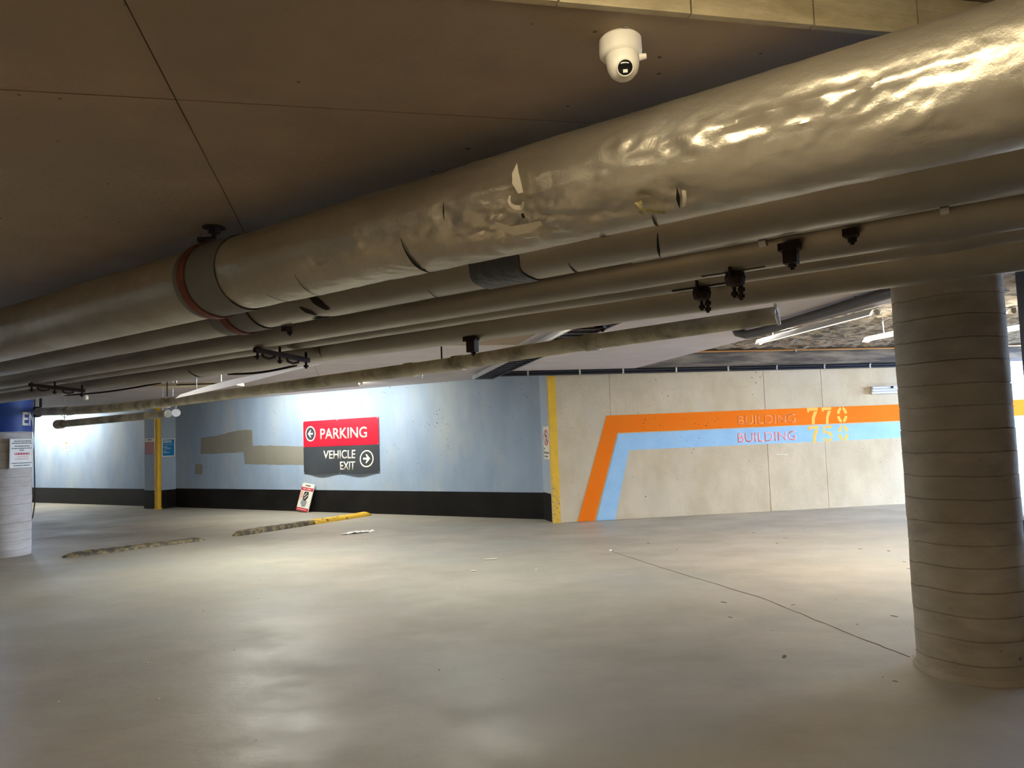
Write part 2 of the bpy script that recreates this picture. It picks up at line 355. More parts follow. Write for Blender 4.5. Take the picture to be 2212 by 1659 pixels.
# ---- paint on the walls
def stripe(name, label, pts, m, off=0.0012):
    bm = BM(); poly(bm, pts, off, 0.0012); on(FC, bm); o = obj(name, bm, m, wall_right); o['label'] = label; return o
T = lambda x, z: z + 0.0062 * (x - 1.0)
stripe('painted_stripe', 'orange painted stripe bending down to the floor', [(0.884, 1.768), (0.305, 0.004), (0.595, 0.004), (1.06, 1.467), (12.5, T(12.5, 1.475)), (12.5, T(12.5, 1.768))], M_ORANGE)
stripe('painted_stripe', 'sky blue painted stripe below the orange one', [(1.078, 1.452), (0.628, 0.004), (0.955, 0.004), (1.253, 1.165), (12.5, T(12.5, 1.160)), (12.5, T(12.5, 1.452))], M_SKY)
def stencil_piece(bm, kind, x0, x1, z0, z1):
    W, H = x1 - x0, z1 - z0; q = lambda a, b: (x0 + a * W, z0 + b * H)
    off = 0.0030
    if kind == '7':
        poly(bm, [q(0, 1), q(1, 1), q(.98, .83), q(.22, .83), q(.18, .74), q(.02, .74)], off, .001)
        poly(bm, [q(.62, .78), q(.95, .78), q(.68, .36), q(.63, 0), q(.36, 0), q(.40, .40)], off, .001)
    elif kind == '0':
        cx, cz = (x0 + x1) / 2, (z0 + z1) / 2
        for a0, a1 in ((.06, .44), (.56, .94), (1.06, 1.44), (1.56, 1.94)):
            ring(bm, cx, cz, W / 2, H / 2, W * .26, off, .001, a0 * PI, a1 * PI, 8)
    elif kind == '5':
        poly(bm, [q(.02, 1), q(.24, 1), q(.24, .58), q(.02, .50)], off, .001)
        poly(bm, [q(.34, 1), q(.95, 1), q(.95, .84), q(.34, .84)], off, .001)
        cx, cz = x0 + .46 * W, z0 + .32 * H
        ring(bm, cx, cz, .52 * W, .33 * H, .24 * W, off, .001, -.02 * PI, .62 * PI, 10)
        ring(bm, cx, cz, .52 * W, .33 * H, .24 * W, off, .001, 1.12 * PI, 1.46 * PI, 6)
        ring(bm, cx, cz, .52 * W, .33 * H, .24 * W, off, .001, 1.56 * PI, 1.88 * PI, 6)
def sheared(bm):
    for v in bm.verts: v.co.y += 0.0062 * (v.co.x - 1.0)
    return bm
o = obj('stencil_lettering', on(FC, sheared(text_bm('BUILDING', 3.246, 4.344, 1.515, 1.68, .0025, .0004, weight=.012))), M_PINK1, wall_right); o['label'] = 'faded pink lettering BUILDING on the orange stripe'
o = obj('stencil_lettering', on(FC, sheared(text_bm('BUILDING', 3.232, 4.336, 1.205, 1.375, .0025, .0004, weight=.012))), M_PINK2, wall_right); o['label'] = 'coral lettering BUILDING on the blue stripe'
for s_, z0, z1, lab in (('770', 1.475, 1.765, 'yellow stencil number 770 on the orange stripe'), ('750', 1.15, 1.44, 'yellow stencil number 750 on the blue stripe')):
    bm = BM()
    for ch, (a, b) in zip(s_, ((4.57, 4.78), (4.85, 5.04), (5.14, 5.345))): stencil_piece(bm, ch, a, b, z0, z1)
    o = obj('stencil_number', on(FC, sheared(bm)), M_YST, wall_right); o['label'] = lab
def rough_poly(pts, j=.02, step=.12):
    out = []
    for i, p in enumerate(pts):
        q = pts[(i + 1) % len(pts)]; L = math.hypot(q[0] - p[0], q[1] - p[1]); n = max(1, int(L / step)); out.append(p)
        for k in range(1, n):
            t = k / n; out.append((p[0] + (q[0] - p[0]) * t + random.uniform(-j, j) * .4, p[1] + (q[1] - p[1]) * t + random.uniform(-j, j)))
    return out
bm = BM(); poly(bm, rough_poly([(-9.475, 1.690), (-8.85, 1.729), (-8.09, 1.836), (-7.61, 1.82), (-7.60, 1.458), (-6.99, 1.454), (-5.80, 1.406), (-5.80, 0.998), (-7.878, 1.036), (-7.922, 1.315), (-9.479, 1.298)], .008), .0012, .001)
o = obj('paint_patch', on(FB, bm), M_PATCH, wall_back); o['label'] = 'stepped grey paint patch left of the big sign'
bm = BM(); poly(bm, rough_poly([(-9.70, 1.06), (-9.43, 1.05), (-9.42, .93), (-9.45, .81), (-9.70, .815)], .005), .0012, .001)
o = obj('paint_patch', on(FB, bm), M_PATCH, wall_back); o['label'] = 'small grey square paint patch'
bm = BM()
for r_ in ((-5.05, -4.68, 2.215, 2.235), (-5.05, -4.68, 1.99, 2.02), (-5.05, -5.02, 2.02, 2.215), (-4.71, -4.68, 2.02, 2.215), (-4.97, -4.76, 2.155, 2.175), (-4.97, -4.94, 2.10, 2.155), (-4.97, -4.80, 2.09, 2.108), (-4.815, -4.79, 2.05, 2.10), (-4.97, -4.80, 2.04, 2.055)):
    rect(bm, *r_, .0012, .001)
o = obj('painted_mark', on(FB, bm), M_LTBL, wall_back); o['label'] = 'light blue boxed number 5 painted above the big sign'

# ================================================================== COLUMNS
def column(name, label, cx, cy, r, h, pitch, z_start, m, seg=56):
    t = thing(name, label, 'column', (cx, cy, 0))
    prof = []; z = 0.0; k = 0; prof.append((r, 0.0)); z = z_start
    while z < h - .02:
        rr = r + random.uniform(-.0025, .0025)
        prof += [(rr, z - .0035), (r - .007, z - .001), (r - .007, z + .001), (r + random.uniform(-.0015, .0015), z + .004)]
        z += pitch * random.uniform(.93, 1.07)
    prof.append((r, h))
    bm = BM(); lathe(bm, prof, seg)
    for v in bm.verts:
        a = math.atan2(v.co.y, v.co.x)
        v.co.z += 0.010 * noise.noise(Vector((a * 1.2, v.co.z * 2.0, cx))) if 0.02 < v.co.z < h - .02 else 0
        f = 1 + 0.006 * noise.noise(Vector((v.co.x * 6, v.co.y * 6, v.co.z * 3))); v.co.x *= f; v.co.y *= f
    o = obj('shaft', bm, m, t, smooth=True, local=True); return t
cr_ = column('concrete_column', 'thick round board-marked concrete column in the right foreground', 2.707, 4.55, 0.302, CZ, 0.132, 0.10, M_COLM)
bm = BM(); lathe(bm, [(.325, 0), (.325, .012), (.308, .035)], 48); obj('base_fillet', bm, M_COLM, cr_, smooth=True, local=True)
cl_ = column('concrete_column', 'round pale concrete column with a blue band at the left edge', -7.525, 11.0, 0.325, CZ, 0.132, 0.09, M_COLL)
# blue band and its lettering wrap the left column
bm = BM(); lathe(bm, [(.3295, 1.80), (.3305, 1.80), (.3305, 2.40), (.3295, 2.40)], 56); obj('blue_band', bm, M_NAVY, cl_, smooth=True, local=True)
def wrap(bm, r, a0):
    """wall-frame style (x right, y up, z out) onto the cylinder; a0 = heading of x=0, seen from outside x grows to the right"""
    for v in bm.verts:
        a = a0 + v.co.x / r; rr = r + v.co.z; zz = v.co.y
        v.co = Vector((rr * math.cos(a), rr * math.sin(a), zz))
    return bm
bmt = text_bm('EN', 0.0, 0.29, 1.89, 2.09, .0005, .002, weight=.02)
bmesh.ops.subdivide_edges(bmt, edges=[e for e in bmt.edges if e.calc_length() > .05], cuts=2)
ac = math.atan2(-11.0, 7.525)
def ang_for_x(xw):
    # heading on the visible side where the column surface is at world x = xw
    c = (xw + 7.525) / .331; c = max(-1, min(1, c)); return -math.acos(c)
obj('band_lettering', wrap(bmt, .331, ang_for_x(-7.238) + .16), M_CREAM, cl_, local=True)

# white notice fixed to the left column
ha = R(-24); NF = wall_frame((-7.525 + .345 * math.cos(ha), 11.0 + .345 * math.sin(ha)), (-math.sin(ha), math.cos(ha))) @ Matrix.Diagonal((1.25, 1, 1, 1))
nt_ = thing('notice_sign', 'white printed notice with red and black lines on the left column', 'sign', mtx=NF)
bm = BM(); poly(bm, [(-.135, 1.27), (.135, 1.27), (.135, 1.70), (-.135, 1.70)], 0, .004); obj('plate', bm, M_CREAM, nt_, local=True)
bm = BM()
def dashes(bm, x0, x1, z, h, off=.0045, mean=.02):
    x = x0
    while x < x1 - .004:
        wd = random.uniform(.4, 1.4) * mean; rect(bm, x, min(x + wd, x1), z, z + h, off, .001); x += wd + mean * .28
for z, a, b in ((1.655, -.09, .115), (1.625, -.11, .12), (1.582, -.08, .10), (1.55, -.115, .12), (1.522, -.02, .03), (1.335, -.11, .12), (1.30, -.09, .10)): dashes(bm, a, b, z, .014, mean=.014)
obj('black_lettering', bm, M_INK, nt_, local=True)
bm = BM(); dashes(bm, -.08, .10, 1.462, .03, mean=.02)
for z in (1.435, 1.41, 1.392): dashes(bm, -.05 if z > 1.42 else -.07, .09, z, .006, mean=.014)
obj('red_lettering', bm, M_REDP, nt_, local=True)
bm = BM()
for a, b, c, d in ((-.13, .13, 1.692, 1.696), (-.13, .13, 1.274, 1.278), (-.131, -.127, 1.274, 1.696), (.127, .131, 1.274, 1.696)): rect(bm, a, b, c, d, .0045, .0008)
obj('border', bm, M_GREY, nt_, local=True)
bm = BM(); box(bm, -.02, .02, 1.40, 1.56, -.03, 0.0); obj('bracket', bm, M_STEEL, nt_, local=True)

# ================================================================== PIPE BUNDLE
PN = Vector((.5807, .8141, 0)); PD = Vector((-.8141, .5807, 0)); UP = Vector((0, 0, 1))
PP = {1: (2.064, 2.2975, .1725), 2: (2.426, 2.263, .15), 3: (2.736, 2.174, .10), 4: (2.956, 2.149, .07), 5: (3.216, 2.153, .13)}
def pax(i, s, dz=0): D, z0, r = PP[i]; return PN * D + PD * s + UP * (z0 + dz)
def psurf(i, s, th, dr=0.0):
    D, z0, r = PP[i]; return pax(i, s) + (-PN * math.cos(th) - UP * math.sin(th)) * (r + dr)
dents = [(1.31, .45, .10, .22, -.020), (1.42, .75, .12, .30, -.014), (1.18, .70, .09, .25, .012), (.37, .54, .16, .25, -.010), (.93, -.15, .10, .35, .008),
         (.45, .02, .20, .10, .012), (1.6, .35, .07, .3, -.010), (.62, .25, .05, .3, .008), (.72, .10, .05, .35, .009), (2.3, .6, .1, .3, -.008), (2.05, .2, .05, .4, .006), (.2, .6, .12, .2, .01), (1.05, 1.0, .12, .3, -.012), (.83, .95, .10, .25, -.010)]
def crumple(s, th):
    if not (-1.6 < s < 3.2): base = 0.25
    else: base = 1.0
    a = noise.noise(Vector((s * 2.0, th * 1.0, 1.0))) * .008 + abs(noise.noise(Vector((s * 6.0, th * 2.0, 7.0)))) * -.010
    a += abs(noise.noise(Vector((s * 13.0 + th * 3, th * 3.2, 2.0)))) * -.007
    k = (0.35 + max(0, noise.noise(Vector((s * .9, th * .8, 12.)))) * 1.6)
    a *= k * base
    if -1.6 < s < 3.2:
        m_ = math.exp(-((s - 1.35) / .45) ** 2 - ((th - .75) / .6) ** 2) + .7 * math.exp(-((s - .45) / .5) ** 2 - ((th - .1) / .35) ** 2)
        a -= .020 * m_ * abs(noise.noise(Vector((s * 9, th * 3.5, 31.)))) + .010 * m_ * abs(noise.noise(Vector((s * 19 - th * 4, th * 7, 5.))))
        for ds, dt, ws, wt, amp in dents:
            q = ((s - ds) / ws) ** 2 + ((th - dt) / wt) ** 2
            if q < 6: a += amp * math.exp(-q) * (1 + .8 * noise.noise(Vector((s * 22, th * 7, ds))))
    return a
def pipe_mesh(i, svals, nth, fn):
    bm = BM(); rings = []
    for s in svals:
        rings.append([bm.verts.new(psurf(i, s, 2 * PI * k / nth, fn(s, (2 * PI * k / nth + PI) % (2 * PI) - PI))) for k in range(nth)])
    for a in range(len(rings) - 1):
        for k in range(nth): bm.faces.new((rings[a][k], rings[a][(k + 1) % nth], rings[a + 1][(k + 1) % nth], rings[a + 1][k]))
    bm.faces.new(rings[0][::-1]); bm.faces.new(rings[-1]); return bm
def arange(a, b, st):
    out = []; x = a
    while x < b - 1e-6: out.append(x); x += st
    return out
S0, S1 = -6.5, 12.6
sv = arange(S0, -1.6, .08) + arange(-1.6, 3.2, .010) + arange(3.2, 6.2, .04) + arange(6.2, S1 + .01, .2)
pipes = {}
t = pipes[1] = thing('insulated_pipe', 'largest foil-wrapped pipe nearest the viewer with crumpled and torn jacket', 'pipe', pax(1, 0), 'bundle of insulated pipes under the ceiling')
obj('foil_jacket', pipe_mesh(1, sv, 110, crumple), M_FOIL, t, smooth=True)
labs = {2: 'second foil pipe tucked behind the largest one with black tape', 3: 'third foil pipe, smooth, between the taped pipe and the thinnest one',
        4: 'thinnest foil pipe of the bundle under the ceiling', 5: 'lowest and farthest foil pipe of the bundle above the open bay'}
def small_cr(i):
    def f(s, th):
        return noise.noise(Vector((s * 1.6, th, i * 3.))) * .0022 + abs(noise.noise(Vector((s * 5, th * 2, i * 5.)))) * -.0016 * (2 if i == 2 else 1)
    return f
sv2 = arange(S0, -1.6, .15) + arange(-1.6, 5.5, .04) + arange(5.5, S1 + .01, .2)
for i in (2, 3, 4, 5):
    pipes[i] = thing('insulated_pipe', labs[i], 'pipe', pax(i, 0), 'bundle of insulated pipes under the ceiling')
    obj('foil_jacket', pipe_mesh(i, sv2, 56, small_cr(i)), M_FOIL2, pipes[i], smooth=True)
def patch(i, s0, s1, t0, t1, dr, th=.0015, ns=8, nt=16, fs=None):
    """curved sheet on pipe i between s0..s1 and angles t0..t1 (degrees from facing the viewer, downwards)"""
    bm = BM(); A = []; B = []
    for a in range(ns + 1):
        ra, rb = [], []
        for b in range(nt + 1):
            s = s0 + (s1 - s0) * a / ns; tt = R(t0 + (t1 - t0) * b / nt); e = fs(a / ns, b / nt) if fs else (0, 0, 0)
            ra.append(bm.verts.new(psurf(i, s + e[0], tt + e[1], dr + e[2]))); rb.append(bm.verts.new(psurf(i, s + e[0], tt + e[1], dr + e[2] + th)))
        A.append(ra); B.append(rb)
    for a in range(ns):
        for b in range(nt):
            bm.faces.new((A[a][b], A[a][b + 1], A[a + 1][b + 1], A[a + 1][b])); bm.faces.new((B[a][b], B[a + 1][b], B[a + 1][b + 1], B[a][b + 1]))
    for a in range(ns):
        bm.faces.new((A[a][0], A[a + 1][0], B[a + 1][0], B[a][0])); bm.faces.new((A[a][nt], B[a][nt], B[a + 1][nt], A[a + 1][nt]))
    for b in range(nt):
        bm.faces.new((A[0][b], B[0][b], B[0][b + 1], A[0][b + 1])); bm.faces.new((A[ns][b], A[ns][b + 1], B[ns][b + 1], B[ns][b]))
    return bm
# wraps and hanger straps
obj('grey_wrap', patch(1, 2.955, 3.29, -175, 175, .004, nt=60), M_BAND, pipes[1], smooth=True)
obj('grey_wrap', patch(2, 3.31, 3.655, -60, 175, .004, nt=40), M_BAND, pipes[2], smooth=True)
def strap(i, s, label, cat='pipe hanger', rod=True):
    t = thing('pipe_hanger', label, cat, pax(i, s, PP[i][2]))
    obj('strap', patch(i, s - .028, s + .028, -100, 200, .008, .006, ns=2, nt=60), M_STRAP, t, smooth=True)
    if rod:
        top = psurf(i, s, R(-88), .012); bm = BM(); cyl(bm, top - UP * .03, (top.x, top.y, CZ + .002), .012, seg=12); obj('rod', bm, M_RUST, t)
        bm = BM(); cyl(bm, (top.x, top.y, CZ - .03), (top.x, top.y, CZ), .03, seg=6); cyl(bm, (top.x, top.y, CZ - .006), (top.x, top.y, CZ + .001), .055, seg=20); obj('ceiling_flange', bm, M_RUST, t)
        p = psurf(i, s, R(-70), .0); bm = BM(); cyl(bm, p + PN * -.03 + UP * .02, p + PN * .05 + UP * .04, .014, seg=6); obj('bolt', bm, M_RUST, t)
    return t
strap(1, 3.215, 'red primed strap hanger clasping the largest foil pipe')
strap(2, 3.515, 'red primed strap hanger on the second foil pipe')
# tape on pipe 2
obj('black_tape', patch(2, 1.60, 1.845, -20, 150, .003, .002, ns=14, nt=24, fs=lambda a, b: (.03 * (b - .5) + .01 * math.sin(b * 17) * (a in (0, 1)), 0, .003 * abs(noise.noise(Vector((a * 14, b * 3, 1)))))), M_TAPE, pipes[2], smooth=True)
# jacket seams and slits
def slit(i, s, t0, t1, wd, lean=0.0, m=M_DARK, name='jacket_slit'):
    return obj(name, patch(i, s - wd / 2, s + wd / 2, t0, t1, .002, .0012, ns=1, nt=18, fs=lambda a, b: (lean * b + (a - .5) * -wd * abs(2 * b - 1) * .9, 0, 0)), m, pipes[i])
slit(1, 1.83, 28, 108, .014, .02); slit(2, 1.02, 40, 95, .010, .05); slit(5, 5.22, 34, 100, .016, -.03); slit(1, 1.605, 0, 20, .006, .01)
slit(1, 1.11, 90, 115, .010); slit(2, 1.40, 60, 110, .006, .02); slit(2, 2.1, 60, 100, .005, .02); slit(5, 3.7, 20, 60, .006, .04); slit(1, .90, 70, 108, .008, .03); slit(1, 2.45, 40, 95, .004, .03); slit(1, 2.7, 60, 90, .004, -.03)
# torn openings on pipe 2 near the strap
for a, b, c, d in ((2.74, 2.80, 20, 62), (2.86, 2.90, 44, 72), (2.83, 2.91, 80, 104)): obj('torn_hole', patch(2, a, b, c, d, .003, .0012, ns=4, nt=8, fs=lambda a_, b_: ((a_ - .5) * -.03 * abs(2 * b_ - 1) - .05 * (b_ - .5), 0, 0)), M_DARK, pipes[2])
def flake(pts, m, name, par, th=.002):
    """small bent sheet through points given as (pipe, s, theta deg, lift)"""
    bm = BM(); P = [psurf(a, b, R(c), d) for a, b, c, d in pts]; n = len(P) // 2
    top = [bm.verts.new(p) for p in P]; q = [bm.verts.new(p + (PN * -1) * -th) for p in P]
    for k in range(n - 1):
        a, b, c, d = k, k + 1, n + k + 1, n + k
        bm.faces.new((top[a], top[b], top[c], top[d])); bm.faces.new((q[a], q[d], q[c], q[b]))
    return obj(name, bm, m, par, smooth=True)
# hooked flap of foil
flake([(1, 1.283, -14, .030), (1, 1.296, -5, .034), (1, 1.300, 4, .030), (1, 1.292, 13, .015), (1, 1.283, -14, .031), (1, 1.276, -5, .030), (1, 1.272, 4, .024), (1, 1.276, 13, .012)], M_FLAP, 'foil_flap', pipes[1])
hook_o, hook_i = [], []
for k in range(9):
    a = R(150 + 190 * k / 8); wd = .012 * math.sin(PI * (k + .8) / 9.6) + .003
    for lst, rr in ((hook_o, .034), (hook_i, .034 - wd)): lst.append((1, 1.302 - rr * math.cos(a) * .9, 18 + math.degrees(-rr * math.sin(a) / .17) * 1.0, .012 + .01 * math.sin(k)))
flake(hook_o + hook_i, M_FLAP, 'foil_flap', pipes[1])
flake([(1, 1.415, 34, .006), (1, 1.36, 43, .008), (1, 1.30, 44, .010), (1, 1.25, 45, .004), (1, 1.40, 43, .016), (1, 1.36, 52, .018), (1, 1.30, 53, .018), (1, 1.25, 50, .006)], M_FOIL, 'foil_flap', pipes[1])
obj('puncture', patch(1, 1.298, 1.308, 33, 38, .004, .001, ns=3, nt=4), M_DARK, pipes[1])
# glass fibre showing through two tears
flake([(1, .925, 48, .012), (1, .915, 56, .016), (1, .89, 63, .012), (1, .862, 70, .008), (1, .90, 47, .012), (1, .90, 53, .02), (1, .875, 60, .014), (1, .850, 67, .006)], M_FLEECE, 'fibre_tuft', pipes[1])
flake([(1, .930, 50, .008), (1, .926, 62, .010), (1, .915, 54, .012), (1, .914, 64, .010)], M_FLEECE, 'fibre_tuft', pipes[1])
slit(1, .79, 44, 68, .012, .02); flake([(1, .778, 47, .006), (1, .785, 56, .010), (1, .80, 66, .008), (1, .768, 49, .006), (1, .775, 57, .012), (1, .79, 66, .006)], M_FLAP, 'fibre_tuft', pipes[1])

# hangers below the thinner pipes
def local_at(s, D, z):
    p = PD * s + PN * D
    return Matrix(((PD.x, PN.x, 0, p.x), (PD.y, PN.y, 0, p.y), (0, 0, 1, z), (0, 0, 0, 1)))
def bolt(bm, x, y, z0, z1, r=.008):
    cyl(bm, (x, y, z0), (x, y, z1), r, seg=8); cyl(bm, (x, y, z0 + .008), (x, y, z0 + .022), r * 2, seg=6)
def trapeze(s, D0, z0, D1, z1, label):
    dz = z1 - z0; L = D1 - D0
    t = thing('trapeze_hanger', label, 'pipe hanger', mtx=local_at(s, D0, z0), group='rusty hangers under the pipes')
    bm = BM(); v = box(bm, -.016, .016, 0, L, -.014, .014); 
    for q in v: q.co.z += dz * q.co.y / L
    obj('cross_bar', bm, M_RUST, t, local=True)
    for yy in (0.02, L * .45, L - .02):
        bm = BM(); zz = dz * yy / L; bolt(bm, 0, yy, zz - .055, zz + .05 + (.10 if yy < .05 else 0)); obj('hanger_bolt', bm, M_RUST, t, local=True)
    bm = BM()
    for yy, wd in ((L * .25, .05), (L * .7, .05)):
        zz = dz * yy / L; tube(bm, [(0, yy - wd, zz), (0, yy - wd * .8, zz - .028), (0, yy, zz - .038), (0, yy + wd * .8, zz - .028), (0, yy + wd, zz)], .008, 8)
    obj('clamp', bm, M_RUST, t, local=True); return t
trapeze(3.81, 2.70, 2.062, 3.10, 2.022, 'rusty trapeze hanger under the pipes near the red strap')
trapeze(6.87, 2.68, 2.060, 3.12, 2.020, 'rusty trapeze hanger under the pipes toward the left edge')
def saddle_hanger(s, D, ztop, label, bar=.24):
    t = thing('saddle_hanger', label, 'pipe hanger', mtx=local_at(s, D, ztop), group='bolted saddle hangers under the pipes')
    bm = BM(); v = box(bm, -bar / 2, bar / 2, -.028, .028, -.012, 0.004)
    for q in v: q.co.z += .012 * (abs(q.co.y) / .028) ** 2
    obj('saddle', bm, M_RUST, t, local=True)
    bm = BM(); lathe(bm, [(.018, -.050), (.034, -.045), (.040, -.02), (.034, .002), (.02, .01)], 10); obj('clamp_body', bm, M_RUST, t, local=True)
    for k, (bx, by) in enumerate(((-.012, .03), (.02, .045), (.0, .06))):
        bm = BM(); bolt(bm, bx, by, -.075 - .01 * k, .0, .007); obj('hanger_bolt', bm, M_RUST, t, local=True)
    bm = BM(); cyl(bm, (.0, -.05, -.02), (.0, -.05, .075), .007, seg=8); cyl(bm, (0, -.05, -.02), (0, 0, -.02), .007, seg=8); obj('rod', bm, M_RUST, t, local=True)
    return t
saddle_hanger(1.12, 2.955, 2.080, 'bolted saddle hanger, lower left of the pair under the thin pipes')
saddle_hanger(.905, 2.735, 2.076, 'bolted saddle hanger, upper right of the pair under the thin pipes')
def stub(s, D, ztop, h, label, wd=.05):
    t = thing('hanger_clamp', label, 'pipe hanger', mtx=local_at(s, D, ztop), group='small iron clamps on the pipes')
    bm = BM(); box(bm, -wd / 2, wd / 2, -.02, .02, -.025, .0); box(bm, -wd / 3, wd / 3, -.008, .03, -h, -.02); obj('clamp', bm, M_RUST, t, local=True)
    bm = BM(); bolt(bm, 0, .02, -h - .02, -h + .02, .007); obj('hanger_bolt', bm, M_RUST, t, local=True)
    return t
stub(.67, 2.615, 2.125, .07, 'dark clamp with tapered bolts right of the saddle hangers', .07)
stub(.473, 2.61, 2.135, .028, 'smallest dark clamp farthest right on the pipes', .045)
stub(3.22, 2.48, 2.112, .025, 'tiny dark clamp right of the red strap', .04)
stub(2.52, 3.16, 2.045, .085, 'black clamp under the lowest pipe above the cable tray', .085)
stub(1.79, 3.30, 2.045, .02, 'small clamp with bright clip on the lowest pipe', .05)
# slim silver conduit below pipe 2
t = thing('conduit', 'slim silver conduit running just below the second foil pipe', 'pipe', PD * 0 + PN * 2.60 + UP * 2.12)
bm = BM(); cyl(bm, PD * -6 + PN * 2.585 + UP * 2.140, PD * 1.25 + PN * 2.585 + UP * 2.155, .010, seg=12); obj('conduit_run', bm, M_STEEL, t, smooth=True)
for s_ in (.75, .2, -.6):
    bm = BM(); q = PD * s_ + PN * 2.585 + UP * 2.138; cyl(bm, q - PD * .012, q + PD * .012, .017, seg=12); obj('clip', bm, M_STEEL, t)

# ================================================================== CAMERA DOME
t = thing('security_camera', 'white turret security camera on the ceiling with a dark round lens', 'camera', (0.325, 1.935, CZ))
bm = BM(); lathe(bm, [(.050, -.001), (.0565, -.008), (.0575, -.040), (.0565, -.048), (.050, -.056), (.044, -.058)], 48, Matrix.Translation((0, 0, 0))); obj('mount_base', bm, M_WHITE, t, smooth=True, local=True)
hd = Vector((-.10, -.86, -.50)).normalized()
ax_ = Vector((0.05, -0.28, -0.96)).normalized(); x_, y_, z_ = frame_of(ax_)
mm = Matrix(((x_.x, y_.x, z_.x, 0.0), (x_.y, y_.y, z_.y, 0), (x_.z, y_.z, z_.z, -.036), (0, 0, 0, 1)))
bm = BM(); lathe(bm, [(.030, -.01), (.043, 0), (.0435, .040), (.0425, .055), (.038, .070), (.029, .082), (.016, .089), (.004, .091)], 48, mm)
obj('turret', bm, M_WHITE, t, smooth=True, local=True)
# lens eye facing the aisle
cpos = Vector((.001, -.053, -.110)); 
x_, y_, z_ = frame_of(hd); lm = Matrix(((x_.x, y_.x, z_.x, cpos.x), (x_.y, y_.y, z_.y, cpos.y), (x_.z, y_.z, z_.z, cpos.z), (0, 0, 0, 1)))
bm = BM(); lathe(bm, [(.0225, -.022), (.0225, .002), (.0215, .004), (.0195, .004), (.0190, .001)], 36, lm); obj('lens_rim', bm, M_WHITE, t, smooth=True, local=True)
bm = BM(); lathe(bm, [(.019, -.004), (.019, .0025), (.016, .0045), (.008, .007), (.001, .0075)], 36, lm); obj('lens', bm, M_LENS, t, smooth=True, local=True)
bm = BM(); v0 = len(bm.verts); box(bm, -.006, .006, -.012, -.004, .005, .0085); xf(bm, list(bm.verts), lm); obj('sensor', bm, M_WHITE, t, local=True)
bm = BM(); cyl(bm, (.046, -.01, -.062), (.066, -.012, -.060), .010, .007, 14); obj('conduit_knob', bm, M_WHITE, t, smooth=True, local=True)
bm = BM(); tube(bm, [(.01, .02, 0.0), (.012, -.055, -.001), (.0, -.062, -.004)], .002, 6); obj('cable', bm, M_STEEL, t, local=True)

# ================================================================== WASTE PIPES beyond the bundle
def wp(s, D, z): return PD * s + PN * D + UP * z
wpts = [(13.1, 5.2, 2.135), (12.0, 5.2, 2.100), (10.7, 5.2, 2.072), (9.3, 5.2, 2.075), (7.3, 5.2, 2.112), (6.1, 5.2, 2.135), (4.44, 5.2, 2.165), (3.5, 5.2, 2.203), (2.42, 5.2, 2.232), (1.44, 5.2, 2.258)]
t = thing('waste_pipe', 'long grimy waste pipe sagging across the bay below the ceiling', 'pipe', wp(6, 5.2, 2.13))
bm = BM(); tube(bm, [wp(*p) for p in wpts], [.062] * len(wpts), 24); obj('pipe_run', bm, M_PVC, t, smooth=True)
for s_ in (11.9, 9.25, 4.3, 4.9, 2.9):
    z_0 = [p for p in wpts]; 
    import bisect
    k = next(i for i in range(len(wpts) - 1) if wpts[i][0] >= s_ >= wpts[i + 1][0]); f = (wpts[k][0] - s_) / (wpts[k][0] - wpts[k + 1][0]); zz = wpts[k][2] * (1 - f) + wpts[k + 1][2] * f
    bm = BM(); cyl(bm, wp(s_ - .06, 5.2, zz), wp(s_ + .06, 5.2, zz), .070, seg=24); obj('coupling', bm, M_PVC, t, smooth=True)
bm = BM(); cyl(bm, wp(13.0, 5.2, 2.13), wp(13.2, 5.2, 2.137), .085, seg=20); obj('end_collar', bm, M_DARK, t, smooth=True)
bm = BM(); tube(bm, [wp(1.45, 5.2, 2.335), wp(1.43, 5.13, 2.31), wp(1.42, 5.115, 2.25), wp(1.42, 5.16, 2.185)], .012, 10); cyl(bm, wp(1.45, 5.2, 2.33), wp(1.45, 5.2, CZ), .008); obj('end_strap', bm, M_WHITE2, t)
bm = BM(); cyl(bm, wp(9.2, 5.2, 2.12), wp(9.2, 5.2, CZ), .008, seg=8); cyl(bm, wp(4.5, 5.2, 2.2), wp(4.5, 5.2, CZ), .008, seg=8); cyl(bm, wp(12.9, 5.2, 2.2), wp(12.9, 5.2, CZ), .02, seg=8); obj('hanger_rod', bm, M_RUST, t)
bm = BM(); cyl(bm, wp(4.75, 5.2, 2.10), wp(4.75, 5.2, 2.06), .006, .002, seg=8); cyl(bm, wp(6.9, 5.2, 2.055), wp(6.9, 5.2, 2.02), .006, .002, seg=8); obj('drip', bm, M_STEEL, t)
# shorter capped pipe hanging below it on the left
t = thing('capped_pipe', 'short capped pipe hanging under the sagging waste pipe at left', 'pipe', wp(12.7, 6.2, 2.0))
bm = BM(); tube(bm, [wp(14.55, 6.2, 1.985), wp(12.7, 6.2, 2.0), wp(10.95, 6.2, 2.012)], .062, 24); obj('pipe_run', bm, M_PVC, t, smooth=True)
bm = BM(); cyl(bm, wp(14.5, 6.2, 1.985), wp(14.68, 6.2, 1.985), .082, seg=20); obj('end_cap', bm, M_PVC, t, smooth=True)
for s_ in (14.4, 11.1):
    bm = BM(); cyl(bm, wp(s_, 6.2, 2.05), wp(s_, 6.2, CZ), .007, seg=8); tube(bm, [wp(s_, 6.11, 2.17), wp(s_, 6.2, 2.10), wp(s_, 6.29, 2.17)], .005, 6); obj('hanger_rod', bm, M_STEEL, t)
